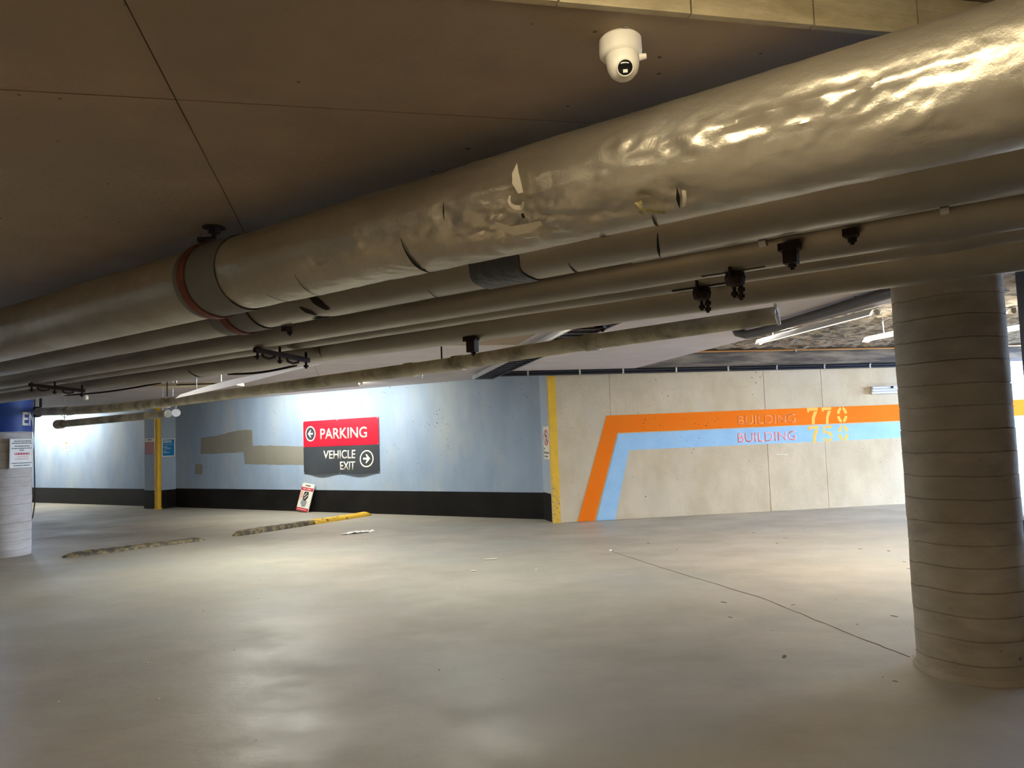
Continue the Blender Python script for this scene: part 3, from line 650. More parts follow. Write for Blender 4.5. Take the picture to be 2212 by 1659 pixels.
# white cleanout disc with its shiny hanger at the pipe's right end
pc = wp(10.72, 6.2, 2.015); dirc = (Vector((0, 0, 1.5)) - pc).normalized()
t = thing('cleanout_cap', 'round white plastic cap hanging at the right end of the capped pipe', 'pipe cap', pc)
bm = BM(); cyl(bm, pc, pc + Vector((.3, -.95, -.05)).normalized() * .05, .062, .058, 28); obj('cap_disc', bm, M_WHITE2, t, smooth=True)
bm = BM(); tube(bm, [pc + Vector((-.05, 0, .25)), pc + Vector((-.03, -.01, .13)), pc + Vector((0, -.02, .07))], .009, 8); tube(bm, [pc + Vector((.07, 0, .26)), pc + Vector((.03, -.01, .15)), pc + Vector((0, -.02, .07))], .009, 8)
tube(bm, [pc + Vector((-.07, 0, .14)), pc + Vector((.05, 0, .16)), pc + Vector((.16, .02, .20))], .008, 8); cyl(bm, pc + Vector((-.05, 0, .25)), (pc.x - .05, pc.y, CZ), .008); obj('cap_hanger', bm, M_STEEL, t)
# hanging cable at the far left
t = thing('hanging_cable', 'thin dark cable hanging to the floor beside the left column', 'cable', (-9.05, 14.0, 0))
hx = [(-9.05, 14.0, 2.30), (-9.06, 14.0, 1.9), (-9.055, 14.0, 1.5), (-9.035, 14.0, .9), (-9.03, 14.0, .55), (-9.05, 13.98, .30), (-9.10, 13.95, .14), (-9.13, 13.93, .0)]
bm = BM(); tube(bm, hx, .011, 8); obj('cord', bm, M_DRAIN, t, smooth=True)
bm = BM(); cyl(bm, (-9.05, 14.0, 2.30), (-9.05, 14.0, CZ), .014, seg=8); obj('drop_rod', bm, M_DRAIN, t)
# loose pale jacket strip
t = thing('jacket_strip', 'pale torn strip of pipe jacket hanging above the waste pipe', 'pipe jacket', wp(6.6, 4.7, 2.13))
bm = BM(); A = []; n_ = 14
for k in range(n_ + 1):
    f = k / n_; s_ = 4.95 + 3.6 * f; D_ = 4.2 + .8 * f; z_m = 2.168 - .062 * f + .012 * math.sin(f * 3); wd = .004 + .075 * math.sin(PI * min(1, f * 1.05) * .75) ** 1.3
    A.append([wp(s_, D_, z_m + wd * .55), wp(s_ + .02, D_ - .06 * f, z_m - wd * .45)])
for th in (0, .003):
    pass
V = [[bm.verts.new(q) for q in a] for a in A]; W = [[bm.verts.new(q + Vector((0, .004, .002))) for q in a] for a in A]
for k in range(n_):
    bm.faces.new((V[k][0], V[k + 1][0], V[k + 1][1], V[k][1]))
for r_ in W:
    for q in r_: bm.verts.remove(q)
obj('strip_sheet', bm, M_JACKET, t, smooth=True)
bm = BM(); cyl(bm, wp(5.6, 4.35, 2.16), wp(5.6, 4.35, CZ), .004, seg=6); cyl(bm, wp(8.0, 4.88, 2.12), wp(8.0, 4.88, CZ), .004, seg=6); obj('tie_wire', bm, M_STEEL, t)
# dark cords shaped for the shadow lines under the lowest pipe
t = thing('shadow_line', 'dark cords standing in for shadow lines along the underside of the lowest pipe', 'cable', wp(6.4, 3.26, 2.02))
for s0_, s1_, dz in ((5.9, 7.6, .0), (4.15, 4.95, .0)):
    bm = BM(); tube(bm, [wp(s0_ + (s1_ - s0_) * k / 8, 3.275, 2.030 - .018 * math.sin(PI * k / 8)) for k in range(9)], .008, 8); obj('cord', bm, M_DARK, t, smooth=True)
# cream panel & knob
t = thing('ceiling_box', 'cream flat box under the ceiling above the white cap', 'junction box', (-4.05, 9.35, CZ))
bm = BM(); box(bm, -4.75, -3.7, 9.7, 10.2, 2.30, 2.335); obj('box_lid', bm, M_CREAMP, t); bm = BM(); box(bm, -4.4, -3.75, 9.69, 9.705, 2.30, 2.315); obj('slot', bm, M_DARK, t)
bm = BM(); cyl(bm, (-4.5, 9.9, 2.33), (-4.5, 9.9, CZ), .01); cyl(bm, (-3.9, 9.9, 2.33), (-3.9, 9.9, CZ), .01); obj('hanger_rod', bm, M_STEEL, t)
t = thing('pull_knob', 'small white knob hanging by the sagging pipe, far left', 'knob', wp(9.87, 4.5, 2.17))
bm = BM(); kp = wp(9.87, 4.5, 2.16); lathe(bm, [(.012, -.03), (.03, -.02), (.03, .02), (.012, .04)], 16, Matrix.Translation(kp)); obj('knob_body', bm, M_WHITE, t, smooth=True)
bm = BM(); cyl(bm, kp + UP * .03, (kp.x, kp.y, CZ), .004, seg=6); obj('cord', bm, M_STEEL, t)

# ================================================================== CABLE TRAY
UT0, UT1, VT0, VT1, ZT = 2.0, 2.33, 3.9, 12.3, 2.45
t = thing('cable_tray', 'dark ladder cable tray running under the ceiling toward the far wall', 'cable tray', (*guv(2.2, 9), ZT))
for uu in (UT0, UT1):
    bm = BM(); prism(bm, [guv(uu - .012, VT0), guv(uu + .012, VT0), guv(uu + .012, VT1), guv(uu - .012, VT1)], ZT, ZT + .06); obj('side_rail', bm, M_STEEL if uu == UT0 else M_PIPEB, t)
vv_ = VT0 + .1
while vv_ < VT1:
    bm = BM(); prism(bm, [guv(UT0, vv_), guv(UT1, vv_), guv(UT1, vv_ + .025), guv(UT0, vv_ + .025)], ZT, ZT + .012); obj('rung', bm, M_PIPEB, t); vv_ += .25
for k in range(4):
    bm = BM(); uu = UT0 + .06 + .07 * k; tube(bm, [(*guv(uu + .008 * math.sin(j * 1.3 + k), VT0 + (VT1 - VT0) * j / 16), ZT + .028) for j in range(17)], .016, 8); obj('cable', bm, M_PIPEB, t, smooth=True)
for vv_ in (4.2, 7.0, 9.6, 12.0):
    bm = BM()
    for uu in (UT0, UT1): cyl(bm, (*guv(uu, vv_), ZT + .05), (*guv(uu, vv_), CZ + .003), .006, seg=6)
    obj('tray_rod', bm, M_STEEL, t)
# black conduits along the head of the concrete wall
t = thing('wall_conduit', 'black conduit clipped along the top of the concrete wall', 'pipe', (FC @ Vector((3, 2.54, .05)))[:])
for zz, rr in ((2.537, .026), (2.495, .020)):
    bm = BM(); cyl(bm, FC @ Vector((-1.15, zz - .002, .10)), FC @ Vector((8.6, zz, .06)), rr, seg=14); obj('conduit_run', bm, M_PIPEB, t, smooth=True)
for x in (-.47, .42, 1.18, 2.13, 3.08, 3.99, 4.90, 5.79, 6.8, 7.9):
    bm = BM(); box(bm, x - .014, x + .014, 2.478, CZ + .002, .10 - .004 * x, .125 - .004 * x); box(bm, x - .014, x + .014, CZ - .02, CZ + .002, -.01, .12); on(FC, bm); obj('clip', bm, M_STEEL, t)

# ================================================================== SIGNS on the blue wall
def wave(x, z):  # bulge of the loosely fixed boards off the wall
    f = (x + 5.93) / 2.165; b = max(0.0, (1.39 - z) / .57)
    return .012 + (.055 * (math.sin(PI * f * 2) ** 2) * b + .012 * math.sin(PI * f)) 
def board(x0, x1, zl0, zl1, zr0, zr1, bend=True, nx=28, nz=6, th=.004):
    bm = BM(); A = []; B = []
    for i in range(nx + 1):
        a, b = [], []
        for j in range(nz + 1):
            f = i / nx; x = x0 + (x1 - x0) * f; lo = zl0 + (zr0 - zl0) * f; hi = zl1 + (zr1 - zl1) * f; z = lo + (hi - lo) * j / nz; o_ = wave(x, z)
            a.append(bm.verts.new((x, z, o_))); b.append(bm.verts.new((x, z, o_ + th)))
        A.append(a); B.append(b)
    for i in range(nx):
        for j in range(nz): bm.faces.new((A[i][j], A[i][j + 1], A[i + 1][j + 1], A[i + 1][j])); bm.faces.new((B[i][j], B[i + 1][j], B[i + 1][j + 1], B[i][j + 1]))
        bm.faces.new((A[i][0], A[i + 1][0], B[i + 1][0], B[i][0])); bm.faces.new((A[i][nz], B[i][nz], B[i + 1][nz], A[i + 1][nz]))
    for j in range(nz): bm.faces.new((A[0][j], B[0][j], B[0][j + 1], A[0][j + 1])); bm.faces.new((A[nx][j], A[nx][j + 1], B[nx][j + 1], B[nx][j]))
    return bm
def waved(bm, cuts=0):
    if cuts: bmesh.ops.subdivide_edges(bm, edges=[e for e in bm.edges if e.calc_length() > .12], cuts=cuts)
    for v in bm.verts: v.co.z += wave(v.co.x, v.co.y)
    return bm
t = thing('parking_sign', 'large red and slate sign reading PARKING and VEHICLE EXIT with arrows', 'sign', (FB @ Vector((-4.85, .82, .03)))[:])
rb_ = obj('red_board', on(FB, board(-5.93, -3.766, 1.390, 1.948, 1.402, 1.962)), M_RED, t)
sb_ = obj('slate_board', on(FB, board(-5.932, -3.768, .819, 1.386, .829, 1.398)), M_SLATE, t)
reg(rb_); reg(sb_)
def L_(x, z):  # pixel of the 1540x1659 detail view -> wall x, z   (sign spans 335..1303 x 331..1025 there)
    f = (x - 335) / 968.0; X = -5.93 + 2.164 * (f * 1.0) ; X = -5.93 + 2.164 * (f / (f + (1 - f) * 1.0)); return X, z
Z = lambda f, top=1.955, bot=.824: bot + (top - bot) * f
# icon discs
def icon(cx, cz, rx, rz, flip, out, par):
    bm = BM(); ring(bm, cx, cz, rx, rz, .026, .006, .002, seg=32); waved(bm); obj('icon_ring', on(FB, bm), M_CREAM, par)
    bm = BM(); poly(bm, [(cx + (rx - .026) * math.cos(2 * PI * k / 28), cz + (rz - .026) * math.sin(2 * PI * k / 28)) for k in range(28)], .005, .0015); waved(bm); obj('icon_disc', on(FB, bm), M_SLATE, par)
    s = -1 if flip else 1; a = rx * .52
    P = [(a, 0), (.05 * a, .95 * a), (-.30 * a, .95 * a), (.12 * a, .22 * a), (-.95 * a, .22 * a), (-.95 * a, -.22 * a), (.12 * a, -.22 * a), (-.30 * a, -.95 * a), (.05 * a, -.95 * a)]
    bm = BM()
    q = [(cx + s * p[0], cz + p[1] * 1.05) for p in P]
    if flip: q = q[::-1]
    poly(bm, q, .008, .002); waved(bm); obj('arrow', on(FB, bm), M_CREAM, par)
icon(-5.705, 1.675, .155, .165, True, 0, rb_)
icon(-4.085, 1.118, .175, .175, False, 0, sb_)
obj('lettering', on(FB, waved(text_bm('PARKING', -5.405, -4.075, 1.545, 1.775, .006, weight=.012))), M_CREAM, rb_)
obj('lettering', on(FB, waved(text_bm('VEHICLE', -5.31, -4.39, 1.125, 1.305, .006, weight=.012))), M_CREAM, sb_)
obj('lettering', on(FB, waved(text_bm('EXIT', -4.84, -4.385, .895, 1.065, .006, weight=.012))), M_CREAM, sb_)
for x, z in ((-5.915, 1.93), (-3.785, 1.945), (-5.915, 1.40), (-3.785, 1.41), (-5.915, .84), (-4.85, .835), (-3.785, .845), (-4.9, 1.94)):
    bm = BM(); w_ = wave(x, z); cyl(bm, (x, z, w_ + .003), (x, z, w_ + .009), .012, seg=10); cyl(bm, (x, z, -.002), (x, z, w_ + .004), .004, seg=6); obj('screw', on(FB, bm), M_STEEL, t)

# red and blue notices on the pilaster
FP = FB @ Matrix.Translation((0, 0, .45))
t = thing('notice_sign', 'dull red notice with white header on the pilaster left of the yellow guard', 'sign', (FP @ Vector((-10.84, 1.33, 0)))[:])
bm = BM(); rect(bm, -11.04, -10.63, 1.345, 1.64, .002, .004); obj('red_panel', on(FP, bm), M_DKRED, t)
bm = BM(); rect(bm, -11.04, -10.63, 1.642, 1.73, .002, .004); obj('header', on(FP, bm), M_WHITE, t)
bm = BM(); dashes(bm, -10.92, -10.76, 1.68, .025, .0065, .04); obj('lettering', on(FP, bm), M_INK, t)
FS = wall_frame((FB @ Vector((-10.47, 0, .45)))[:2], (-(FB.to_3x3() @ Vector((0, 0, 1)))[0], -(FB.to_3x3() @ Vector((0, 0, 1)))[1]))
t = thing('notice_sign', 'bright blue notice with small white text right of the yellow guard', 'sign', (FS @ Vector((.24, 1.27, 0)))[:])
bm = BM(); rect(bm, .075, .425, 1.265, 1.705, .002, .004); obj('border', on(FS, bm), M_CREAM, t)
bm = BM(); rect(bm, .095, .405, 1.285, 1.685, .0065, .001); obj('blue_panel', on(FS, bm), M_CYAN, t)
bm = BM()
for z, h, a, b in ((1.64, .022, .11, .33), (1.605, .022, .11, .34), (1.56, .008, .11, .38), (1.50, .014, .11, .22), (1.482, .006, .13, .30), (1.46, .006, .13, .33), (1.44, .006, .13, .28), (1.385, .014, .11, .2), (1.365, .006, .13, .30), (1.35, .006, .13, .27)): dashes(bm, a, b, z, h, .008, .022)
obj('lettering', on(FS, bm), M_WHITE, t)
# yellow corner guard on the pilaster
cp = FB @ Vector((-10.435, 0, .50))
t = thing('corner_guard', 'tall yellow corner guard on the pilaster between red and blue notices', 'corner guard', (cp.x, cp.y, 0))
bm = BM(); lathe(bm, [(.075, 0), (.075, 2.545), (.072, 2.555)], 24, Matrix.Translation((cp.x, cp.y, 0))); obj('guard_post', bm, M_YEL, t, smooth=True)
bm = BM(); lathe(bm, [(.10, 0), (.10, .012), (.088, .03)], 24, Matrix.Translation((cp.x, cp.y, 0))); obj('foot_collar', bm, M_YELW, t, smooth=True)
# small card on the blown-out wall at far left
t = thing('wall_card', 'small pale card with orange and black marks on the far left wall', 'sign', (FB @ Vector((-15.48, 1.45, 0)))[:])
bm = BM(); rect(bm, -15.60, -15.42, 1.45, 1.75, .002, .004); obj('card', on(FB, bm), M_PAPER, t)
bm = BM(); rect(bm, -15.57, -15.46, 1.70, 1.735, .0065, .001); obj('orange_mark', on(FB, bm), M_ORANGE, t)
bm = BM(); rect(bm, -15.55, -15.49, 1.64, 1.655, .0065, .001); rect(bm, -15.54, -15.50, 1.55, 1.585, .0065, .001); rect(bm, -15.56, -15.44, 1.46, 1.475, .0065, .001); obj('black_mark', on(FB, bm), M_INK, t)

# return wall sign and the yellow edge guard
t = thing('no_pedestrians_sign', 'narrow white sign No Pedestrians in Tunnel beside the yellow wall corner', 'sign', (FR @ Vector((.32, 1.06, 0)))[:])
bm = BM(); rect(bm, .15, .48, 1.06, 1.62, .002, .006); obj('plate', on(FR, bm), M_CREAM, t)
bm = BM(); ring(bm, .315, 1.43, .135, .135, .022, .009, .0015, seg=32); poly(bm, [(.22, 1.50), (.235, 1.515), (.41, 1.36), (.395, 1.345)], .011, .001); obj('prohibition_ring', on(FR, bm), M_REDP, t)
bm = BM(); ring(bm, .315, 1.515, .02, .02, .019, .0085, .001, seg=12)
for P in ([(.30, 1.49), (.335, 1.485), (.335, 1.42), (.30, 1.42)], [(.335, 1.48), (.365, 1.44), (.358, 1.43), (.33, 1.465)], [(.30, 1.485), (.27, 1.45), (.277, 1.44), (.305, 1.465)], [(.30, 1.42), (.32, 1.42), (.30, 1.37), (.275, 1.33), (.262, 1.338), (.285, 1.375)], [(.315, 1.42), (.335, 1.42), (.345, 1.375), (.365, 1.335), (.35, 1.33), (.325, 1.37)]): poly(bm, P, .0085, .001)
obj('walking_figure', on(FR, bm), M_INK, t)
for s_, z0, z1, x1 in (('No', 1.225, 1.262, .225), ('Pedestrians', 1.152, 1.198, .45), ('in Tunnel', 1.09, 1.128, .38)): obj('lettering', on(FR, text_bm(s_, .17, x1, z0, z1, .009, .001)), M_INK, t)
t = thing('corner_guard', 'yellow painted edge guard on the corner of the bare concrete wall', 'corner guard', (.67, 12.56, 0))
bm = BM(); box(bm, -.118, .012, 0, 2.47, .001, .017); on(FC, bm); bmesh.ops.bevel(bm, geom=bm.edges[:], offset=.004, segments=1); obj('guard_face', bm, M_YEL, t)
bm = BM(); box(bm, .555, .648, 0, 2.47, .001, .015); on(FR, bm); bmesh.ops.bevel(bm, geom=bm.edges[:], offset=.003, segments=1); obj('guard_side', bm, M_YEL, t)
bm = BM(); poly(bm, rough_poly([(-.116, .002), (.006, .002), (.004, .30), (-.02, .52), (-.05, .60), (-.09, .74), (-.116, .80)], .010, .04), .0172, .0012); on(FC, bm); obj('chipped_paint', bm, M_YELW, t)

# wall light fixture, unlit, at the column's edge
t = thing('wall_luminaire', 'unlit white ribbed luminaire on the concrete wall beside the column', 'lamp', (FC @ Vector((6.5, 2.0, 0)))[:])
bm = BM(); box(bm, 5.83, 7.2, 2.00, 2.14, 0, .045); obj('back_plate', on(FC, bm), M_STEEL, t)
for k in range(3):
    z = 2.005 + k * .045; bm = BM(); cyl(bm, (5.80 + .015 * k, z + .018, .065), (7.2, z + .018, .065), .020, seg=12); obj('fin', on(FC, bm), M_WHITE2, t, smooth=True)
bm = BM(); cyl(bm, (6.2, 2.115, .08), (6.2, 2.115, .11), .02, seg=10); obj('knob', on(FC, bm), M_DARK, t)
bm = BM(); cyl(bm, (3.93, .985, .004), (4.16, .975, .004), .006, seg=6)
tag(reg(obj('chalk_stick', on(FC, bm), M_PAPER)), 'short white mark strip stuck on the lower concrete wall', 'strip')

# ================================================================== THINGS ON THE FLOOR
def curb(name, label, A, B, wd, h, m, m2, split):
    A, B = Vector((*A, 0)), Vector((*B, 0)); d = (B - A); L = d.length; d.normalize(); nn = Vector((-d.y, d.x, 0))
    t = thing(name, label, 'wheel stop', A[:])
    def seg_(f0, f1, m, nm):
        bm = BM(); n = max(4, int((f1 - f0) * L / .07)); rings = []
        for k in range(n + 1):
            f = f0 + (f1 - f0) * k / n; e = min(1, f * L / .16 + .12, (1 - f) * L / .16 + .12); e = math.sqrt(max(.02, e)); prof = [(-.5, 0), (-.49, .35), (-.38, .8), (-.2, 1), (.2, 1), (.38, .8), (.49, .35), (.5, 0)]
            rings.append([bm.verts.new(A + d * (f * L) + nn * (a * wd * e * (1 + .10 * noise.noise(Vector((f * 30, a * 3, 1))))) + UP * (b * h * e * (1 + .25 * noise.noise(Vector((f * 25, a * 6, 4)))))) for a, b in prof])
        for k in range(n):
            for j in range(8): bm.faces.new((rings[k][j], rings[k][(j + 1) % 8], rings[k + 1][(j + 1) % 8], rings[k + 1][j]))
        bm.faces.new(rings[0][::-1]); bm.faces.new(rings[-1]); return obj(nm, bm, m, t, smooth=True)
    seg_(0, split, m, 'worn_end'); seg_(split, 1, m2, 'painted_end'); return t
curb('wheel_stop', 'long low wheel stop, worn at left and thick yellow at right', (-4.66, 12.30), (-2.93, 14.95), .24, .075, M_CURB, M_CURBY, .52)
curb('wheel_stop', 'shorter battered wheel stop near the left column, paint almost gone', (-6.40, 10.55), (-5.0, 11.95), .24, .055, M_CURB, M_CURB, .5)
# leaning pay board
fw = FB @ Vector((-6.02, 0, .16))
e_ = Vector((.8545, -.5195, 0)); tilt = R(14)
upv = (UP * math.cos(tilt) + (FB.to_3x3() @ Vector((0, 0, -1))) * math.sin(tilt)).normalized()
e2 = (e_ * math.cos(R(5)) + upv * -math.sin(R(5)) * 0).normalized()
nn = e_.cross(upv).normalized()
sk = R(7); ex = (e_ * math.cos(sk) - upv * math.sin(sk)); uy = (upv * math.cos(sk) + e_ * math.sin(sk))
lift = .40 * math.sin(sk)
PBm = Matrix(((ex.x, uy.x, nn.x, fw.x), (ex.y, uy.y, nn.y, fw.y), (ex.z, uy.z, nn.z, fw.z + lift * .93), (0, 0, 0, 1)))
t = thing('pay_board', 'small red and white pay-here board leaning on the black wall base', 'sign board', mtx=PBm)
bm = BM(); W_, H_ = .37, .60; poly(bm, [(0, 0), (W_, 0), (W_, H_ - .03), (W_ - .03, H_), (.03, H_), (0, H_ - .03)], 0, .018); obj('board', bm, M_WHITE, t, local=True)
bm = BM(); rect(bm, 0.004, W_ - .004, .003, .07, .019, .001); rect(bm, .004, W_ - .004, .44, .51, .019, .001); obj('red_band', bm, M_REDP, t, local=True)
obj('lettering', text_bm('PAY HERE', .06, W_ - .06, .457, .493, .021, .001), M_CREAM, t, local=True)
bm = BM(); dashes(bm, .11, .26, .535, .03, .019, .03); obj('header_print', bm, M_INK, t, local=True)
bm = BM(); dashes(bm, .04, .32, .03, .012, .021, .03); obj('footer_print', bm, M_CREAM, t, local=True)
bm = BM(); poly(bm, [(.08, .17), (.15, .09), (.24, .10), (.27, .20), (.22, .26), (.10, .24)], .019, .001); obj('grey_picture', bm, M_GREY, t, local=True)
bm = BM(); poly(bm, [(.12, .25), (.20, .22), (.27, .30), (.26, .42), (.13, .42), (.11, .33)], .0195, .001); obj('dark_picture', bm, M_INK, t, local=True)
bm = BM(); poly(bm, [(.15, .27), (.24, .36), (.25, .345), (.165, .26)], .021, .001); poly(bm, [(.13, .33), (.20, .40), (.21, .385), (.14, .315)], .021, .001); obj('light_streak', bm, M_CREAM, t, local=True)
bm = BM(); poly(bm, [(.01, .20), (.10, .30), (.09, .43), (.01, .43)], .019, .0008); obj('pink_tint', bm, mat('pink_print', (.75, .42, .36), .5), t, local=True)
# crumpled paper
bm = BM(); px_, py_ = -2.59, 12.15; vvv = []
for i in range(11):
    row = []
    for j in range(7):
        f, g_ = i / 10, j / 6; x = px_ + (f - .5) * .44 + (g_ - .5) * .05; y = py_ + (g_ - .5) * .26 * (1 - .5 * abs(f - .45)) + (f - .5) * .24
        row.append(bm.verts.new((x, y, .002 + .05 * abs(noise.noise(Vector((f * 5, g_ * 4, 2)))) * math.sin(PI * min(1, max(0, f))) + .015 * random.random() * (0 < i < 10))))
    vvv.append(row)
for i in range(10):
    for j in range(6): bm.faces.new((vvv[i][j], vvv[i + 1][j], vvv[i + 1][j + 1], vvv[i][j + 1]))
tag(reg(obj('crumpled_paper', bm, M_PAPER, recalc=False)), 'crumpled white paper lying below the yellow wheel stop', 'litter')
# cigarette ends and chips
lit = [(-.33, 9.10, .16, 'longest white cigarette end in the middle of the floor'), (-.50, 8.35, .06, 'small white butt nearer the viewer than the longest cigarette end'), (1.158, 9.40, .05, 'pale pebble at the end of the floor crack')]
for x, y, L, lab in lit:
    bm = BM(); 
    if 'pebble' in lab: lathe(bm, [(.006, 0), (.018, .006), (.016, .02), (.004, .026)], 9, Matrix.Translation((x, y, 0)))
    else: cyl(bm, (x - L / 2, y - .01, .008), (x + L / 2, y + .01, .008), .008, seg=10)
    o = reg(obj('pebble' if 'pebble' in lab else 'cigarette_end', bm, M_PAPER)); tag(o, lab, 'litter')
bm = BM()
for k in range(60):
    x, y = random.uniform(-3.5, 3.2), random.uniform(3.6, 11); s = random.uniform(.004, .010); lathe(bm, [(s * .6, 0), (s, s * .4), (s * .4, s * .8)], 5, Matrix.Translation((x, y, 0)))
tag(reg(obj('grit', bm, M_PAPER)), 'scattered specks of pale grit on the concrete floor', 'grit', kind='stuff')
bm = BM()
for k in range(34):
    x, y = random.uniform(1.6, 5.5), random.uniform(4.2, 11.0); s = random.uniform(.015, .04); a = random.uniform(0, PI)
    pts = [(x + s * math.cos(q) * math.cos(a) - .35 * s * math.sin(q) * math.sin(a), y + s * math.cos(q) * math.sin(a) + .35 * s * math.sin(q) * math.cos(a)) for q in [2 * PI * i / 8 for i in range(8)]]; prism(bm, pts, .0004, .0018)
o = obj('floor_chips', bm, M_CRACK, floor); o['kind'] = 'stuff'

# ================================================================== RIGHT EDGE
t = thing('steel_post', 'black steel post at the right edge behind the big column', 'post', (3.62, 5.2, 0))
bm = BM(); box(bm, 3.665, 3.865, 5.1, 5.3, 0, CZ); bmesh.ops.bevel(bm, geom=[e for e in bm.edges if abs(e.verts[0].co.z - e.verts[1].co.z) > 1], offset=.015, segments=2); obj('post_shaft', bm, M_BIN, t)
bm = BM(); box(bm, 3.60, 3.93, 5.04, 5.36, 0, .015); obj('base_plate', bm, M_BIN, t)
t = thing('waste_bin', 'dark navy plastic bin at the right edge behind the column', 'bin', (3.42, 4.98, 0))
bm = BM(); prism(bm, [(3.30, 4.72), (3.62, 4.72), (3.62, 5.02), (3.30, 5.02)], .06, .78)
for v in bm.verts:
    if v.co.z < .1: v.co.x = 3.46 + (v.co.x - 3.46) * .85; v.co.y = 4.87 + (v.co.y - 4.87) * .85
bmesh.ops.bevel(bm, geom=bm.edges[:], offset=.02, segments=2); obj('bin_body', bm, M_BIN, t)
bm = BM(); prism(bm, [(3.28, 4.70), (3.64, 4.70), (3.64, 5.04), (3.28, 5.04)], .78, .83); bmesh.ops.bevel(bm, geom=bm.edges[:], offset=.015, segments=2); obj('bin_lid', bm, M_BIN, t)
for xx in (3.34, 3.58):
    bm = BM(); cyl(bm, (xx - .02, 4.96, .065), (xx + .02, 4.96, .065), .065, seg=20); obj('wheel', bm, M_DARK, t)
bm = BM(); box(bm, 3.34, 3.58, 4.74, 4.78, 0, .07); obj('foot', bm, M_BIN, t)

# railing above the low wall and daylight beyond
t = thing('railing', 'pale horizontal bar railing above the far right wall, daylight behind', 'railing', (FC @ Vector((10, 1.98, -.15)))[:])
for k in range(5):
    z = 2.01 + k * .055; bm = BM(); box(bm, 8.62, 12.6, z, z + .016, -.17, -.13); obj('bar', on(FC, bm), M_LOUV, t)
for x in (8.7, 10.0, 11.3, 12.5):
    bm = BM(); box(bm, x - .02, x + .02, 1.97, 2.27, -.18, -.12); obj('upright', on(FC, bm), M_LOUV, t)
bm = BM(); box(bm, 8.6, 12.6, 2.38, 2.42, -.2, -.1); reg(o := obj('trim_1', on(FC, bm), M_WHITE2)); o['kind'] = 'structure'
t = thing('building', 'pale building facade seen in daylight through the far right opening', 'building', (18, 24, 0))
bm = BM(); prism(bm, [(10.5, 23.0), (27, 26.0), (27, 27), (10.5, 24)], -.02, 4.2); obj('facade', bm, M_FACADE, t)
bk = wall_frame((10.5, 23.0), (16.5, 3.0))
for r_ in range(2):
    for k in range(9):
        bm = BM(); rect(bm, .7 + k * 1.75, 1.7 + k * 1.75, 1.9 + r_ * 1.15, 2.7 + r_ * 1.15, .0, .05); f_ = obj('window', on(bk, bm), M_WHITE2, t)
        reg(f_, WM[t.name]); bm = BM(); rect(bm, .78 + k * 1.75, 1.62 + k * 1.75, 1.98 + r_ * 1.15, 2.62 + r_ * 1.15, .045, .012); on(bk, bm); p_ = obj('pane', bm, M_GLASS, None); p_.parent = f_

# ================================================================== PIPES AND LAMPS IN THE RECESS
t = thing('drain_pipe', 'dark curved drain pipe crossing the rough ceiling recess above the lit tube', 'pipe', (2.8, 7.0, 2.5))
bm = BM(); tube(bm, [(2.50, 8.20, 2.62), (2.52, 8.16, 2.54), (2.58, 8.05, 2.50), (2.66, 7.75, 2.495), (2.80, 6.95, 2.50), (2.98, 5.90, 2.51), (3.10, 5.2, 2.52)], .048, 20); obj('pipe_run', bm, M_DRAIN, t, smooth=True)
bm = BM(); cyl(bm, (2.93, 6.2, 2.54), (2.93, 6.2, 2.62), .012, seg=8); obj('hanger_rod', bm, M_RUST, t)
t = thing('copper_pipe', 'thin copper pipe along the top of the grimy beam', 'pipe', (FC @ Vector((4, 2.78, .56)))[:])
bm = BM(); cyl(bm, FC @ Vector((1.4, 2.775, .56)), FC @ Vector((9, 2.775, .56)), .018, seg=12); obj('pipe_run', bm, M_COPPER, t, smooth=True)
for x in (2.2, 4.1, 6.0):
    bm = BM(); box(bm, x - .015, x + .015, 2.74, 2.81, .515, .585); obj('clip', on(FC, bm), M_STEEL, t)

